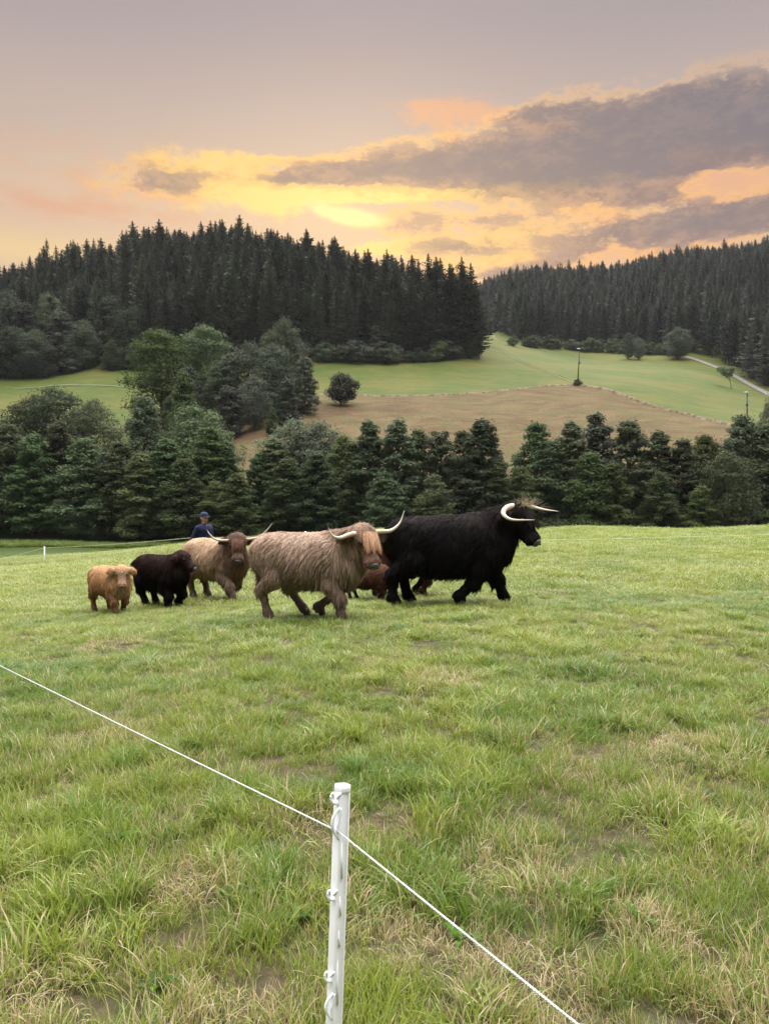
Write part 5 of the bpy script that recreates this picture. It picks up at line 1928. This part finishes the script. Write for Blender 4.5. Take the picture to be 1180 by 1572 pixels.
# near plastic post
PY = 1.75
ptop = at(525.5, 1206, PY)
pbot = at(512.5, 1572, PY)
ax_ = unit(pbot - ptop)
gz = g1(ptop[0], PY)
plen = (ptop[2] - gz) / -ax_[2] + .12
post = empty('fence_post', ptop + ax_ * plen, 0, 'white plastic electric fence post with moulded hooks in the front centre', 'fence post')
zax = -ax_
xax = unit(np.cross(np.array([0, 1.0, 0]), zax)); yax = np.cross(zax, xax)
post.matrix_world = Matrix([[xax[0], yax[0], zax[0], (ptop + ax_ * plen)[0]], [xax[1], yax[1], zax[1], (ptop + ax_ * plen)[1]], [xax[2], yax[2], zax[2], (ptop + ax_ * plen)[2]], [0, 0, 0, 1]])
# profile (x right, y away): a channel turned with its edge to the camera, thin walls on the right
half = .0185
prof = np.array([(-.0185, -.002), (-.004, -.017), (-.001, -.017), (.003, -.0135), (.0145, -.0055), (.0150, -.0085), (.0182, -.0070), (.0185, .004), (.006, .016), (-.0165, .012)])
def prism(mb, prof, z0, z1, s0=1.0, s1=1.0, dx=0.0):
    n = len(prof)
    V = [(p[0] * s0, p[1] * s0, z0) for p in prof] + [(p[0] * s1 + dx, p[1] * s1, z1) for p in prof]
    F = [(i, (i + 1) % n, n + (i + 1) % n, n + i) for i in range(n)]
    V += [(np.mean(prof[:, 0]) * s0, np.mean(prof[:, 1]) * s0, z0), (np.mean(prof[:, 0]) * s1 + dx, np.mean(prof[:, 1]) * s1, z1)]
    mb.add(V, F, [(2 * n, (i + 1) % n, i) for i in range(n)] + [(2 * n + 1, n + i, n + (i + 1) % n) for i in range(n)])
mb = MB()
prism(mb, prof, 0, plen - .012, 1.06, 1.0)
capm = np.array([(-.0190, -.003), (-.001, -.0185), (.0192, -.0075), (.0195, .005), (.006, .0175), (-.0175, .013)])
prism(mb, capm * .97, plen - .0118, plen + .0005, 1.0, .98)
shaft = obj('shaft', mb.mesh('shaft', M_PLASTIC, False), post)
bv = shaft.modifiers.new('bevel', 'BEVEL'); bv.width = .0009; bv.segments = 2; bv.limit_method = 'ANGLE'
def hook(z, big=1.0, side=-1):
    """curled lug: leaves the face, arches outwards and returns"""
    mb = MB()
    x0 = -.0150
    mb.tube(smooth_line([(x0 + .006, -.012, z - .010 * big), (x0 - .004, -.018, z - .006 * big), (x0 - .0085 * big, -.019, z + .004 * big), (x0 - .0075 * big, -.019, z + .013 * big), (x0 - .0035, -.020, z + .017 * big)], 12), np.linspace(.0042, .0030, 13) * big, 7)
    mb.tube(smooth_line([(x0 + .004, -.014, z + .002), (x0 + .008, -.0165, z + .010 * big), (x0 + .014, -.0165, z + .016 * big)], 8), np.linspace(.0034, .0022, 9) * big, 6)
    obj('hook', mb.mesh('hook', M_PLASTIC), post)
mpp = PY / FPX
def zpx(y): return plen - (y - 1206) * mpp * 1.02
hook(zpx(1224), 1.0); hook(zpx(1372), .95); hook(zpx(1498), .95)
def loop(z0, z1, ph=0):
    mb = MB()
    x0 = -.0165
    zz = np.linspace(z0, z1, 6)
    mb.tube(smooth_line([(x0 + .012, -.0165, zz[0]), (x0 + .002, -.021, zz[1]), (x0 - .002, -.022, zz[2]), (x0 - .0015, -.021, zz[3]), (x0 + .004, -.0185, zz[4]), (x0 + .013, -.0165, zz[5])], 18), np.concatenate([np.linspace(.0026, .0044, 10), np.linspace(.0044, .0026, 9)]), 7)
    mb.tube(smooth_line([(x0 + .016, -.0150, zz[0]), (x0 + .012, -.0175, zz[2]), (x0 + .010, -.0185, zz[3]), (x0 + .012, -.0165, zz[5])], 12), .0026, 6)
    obj('rope_guide', mb.mesh('rope_guide', M_PLASTIC), post)
loop(zpx(1236), zpx(1284)); loop(zpx(1522), zpx(1562)); loop(zpx(1640), zpx(1690))
for ya, yb in ((1290, 1345), (1372, 1402), (1425, 1450), (1470, 1540)):
    mb = MB(); mb.tube([(.0035, -.0125, zpx(ya)), (.0045, -.0140, zpx((ya + yb) / 2)), (.0065, -.0135, zpx(yb))], [.0010, .0022, .0030], 7)
    obj('rib', mb.mesh('rib', M_PLASTIC), post)

# twisted electric rope: three strands laid round each other
def rope_pts(P0, P1, sag, n):
    t = np.linspace(0, 1, n)[:, None]
    q = np.asarray(P0) * (1 - t) + np.asarray(P1) * t
    q[:, 2] -= (4 * t * (1 - t))[:, 0] * sag
    return q


def rope(name, segs, r, pitch, step, label, mat=M_ROPE, strands=3, cat='rope'):
    mb = MB()
    for (P0, P1, sag) in segs:
        L = np.linalg.norm(np.asarray(P1) - np.asarray(P0))
        n = max(3, int(L / step))
        c = rope_pts(P0, P1, sag, n)
        d = unit(np.gradient(c, axis=0)); a = unit(np.cross(d, [0, 0, 1.0])); b = np.cross(a, d)
        s = np.concatenate([[0], np.cumsum(np.linalg.norm(np.diff(c, axis=0), axis=1))])
        if strands == 1:
            mb.tube(c, r, 6, False)
            continue
        for k in range(strands):
            ph = s / pitch * 2 * math.pi + k * 2 * math.pi / strands
            q = c + (a * np.cos(ph)[:, None] + b * np.sin(ph)[:, None]) * r * .5
            mb.tube(q, r * .56, 6, False)
    o = obj(name, mb.mesh(name, mat, True))
    return tag(o, label, cat)


cross = at(519, 1277, PY - .021)
Yl = 3.55
pl = at(0, 1022, Yl); dl = pl - cross
far_l = cross + dl * 2.3
pr_ = at(886, 1573, 1.16); dr = pr_ - cross
far_r = cross + dr * 2.6
rope('fence_rope', [(far_l, cross, .0), (cross, far_r, .0)],   .0022, .019, .0032, 'white twisted electric fence rope crossing the foreground past the post', M_ROPE)

# far electric fence: posts and rope
def far_post(x, y, h, label, grp=None):
    z = g1(x, y)
    e = empty('fence_post', (x, y, z), 0, label, 'fence post', grp)
    mb = MB(); mb.box((0, 0, h / 2 - .1), (.045, .03, h + .2))
    sh = obj('shaft', mb.mesh('far_shaft', M_PLASTIC, False), e)
    for q in (.35, .62, .9):
        mb = MB(); mb.box((-.03, -.01, h * q), (.03, .02, .03))
        obj('hook', mb.mesh('hook', M_PLASTIC, False), e)
    return np.array([x, y, z + h * .93])


pA = at(69, 866, 40.0)
tops = []
tops.append(far_post(-29.5, 47.0, 1.0, 'far white fence post beyond the left border'))
tops.append(far_post(pA[0], 40.0, .98, 'small white fence post standing alone above the low meadow on the left'))
zc = at(290, 826, 27.5)
tops.append(far_post(-2.3, 22.4, .95, 'far white corner fence post hidden behind the taupe cow'))
tops.append(far_post(13.5, 21.5, .72, 'far white fence post beyond the right border'))
segs = []
segs.append((tops[0], tops[1], .35))
segs.append((tops[1], np.array([zc[0], 27.5, zc[2]]), .05)); segs.append((np.array([zc[0], 27.5, zc[2]]), tops[2], .02))
q0 = at(880, 829, 22.0); q1 = at(1180, 821, 21.6)
segs.append((tops[2], q0, .02)); segs.append((q0, q1, .0)); segs.append((q1, tops[3], 0))
M_ROPEG = simple_mat('weathered_rope', (.48, .52, .36), (.40, .45, .28), 3, .8, .2)
rope('fence_rope', segs, .0095, .1, .6, 'thin pale rope of the far fence running across the pasture', M_ROPEG, 1)

# lamp masts on the slope
for px, pyt, pyb, lab in ((889, 536, 592, 'lamp mast standing at the corner of the brown field'), (1146, 603, 648, 'lamp mast rising behind the alder tips on the right')):
    b = hit(px - 3, pyb, 120) if px < 1000 else np.array([*at(px, pyb, 165)[:2], 0])
    if px > 1000: b[2] = g1(b[0], b[1])
    t = at(px, pyt, b[1])
    h = t[2] - b[2]
    e = empty('lamp_mast', b, 0, lab, 'lamp mast')
    mb = MB(); mb.tube([(0, 0, -.5), (t[0] - b[0], 0, h)], [.17, .11], 8)
    obj('mast', mb.mesh('mast', M_WOOD), e)
    mb = MB()
    mb.ellipsoid((t[0] - b[0] - .25, -.1, h + .05), (.50, .28, .16), 10, 6)
    obj('lamp_head', mb.mesh('lamp_head', M_LAMP), e)
    mb = MB(); mb.tube([(t[0] - b[0], 0, h - .3), (t[0] - b[0] + .35, 0, h - .7)], .05, 5); mb.box((t[0] - b[0], 0, h * .62), (.35, .3, .5))
    obj('switch_box', mb.mesh('switch_box', M_WOOD), e)
# little fence pickets along the field bank
Mp = simple_mat('grey_picket', (.16, .14, .12), None, 5, .9)
for i in range(4, 50, 5):
    p = RGTL[i]
    z = g1(p[0], p[1])
    mb = MB(); mb.tube([(0, 0, -.2), (.03, 0, 1.3)], [.06, .05], 5)
    o = obj('picket', mb.mesh('picket', Mp)); o.location = (p[0] + .8, p[1] + .8, z)
    tag(o, 'weathered picket on the bank bordering the brown field', 'picket', 'pickets on the field bank')


# ------------------------------------------------------------------ faint evening haze in the valley
hz, hnt, hout = new_mat('evening_haze')
vol = hnt.nodes.new('ShaderNodeVolumePrincipled')
vol.inputs['Color'].default_value = (.88, .92, 1.0, 1)
vol.inputs['Density'].default_value = 0.00006
vol.inputs['Anisotropy'].default_value = 0.2
hnt.links.new(vol.outputs[0], hout.inputs['Volume'])
mb = MB(); mb.box((0, 0, 92), (5000, 5000, 232))
hb = obj('haze', mb.mesh('haze', hz, False))
tag(hb, 'faint evening haze filling the valley', kind='stuff')
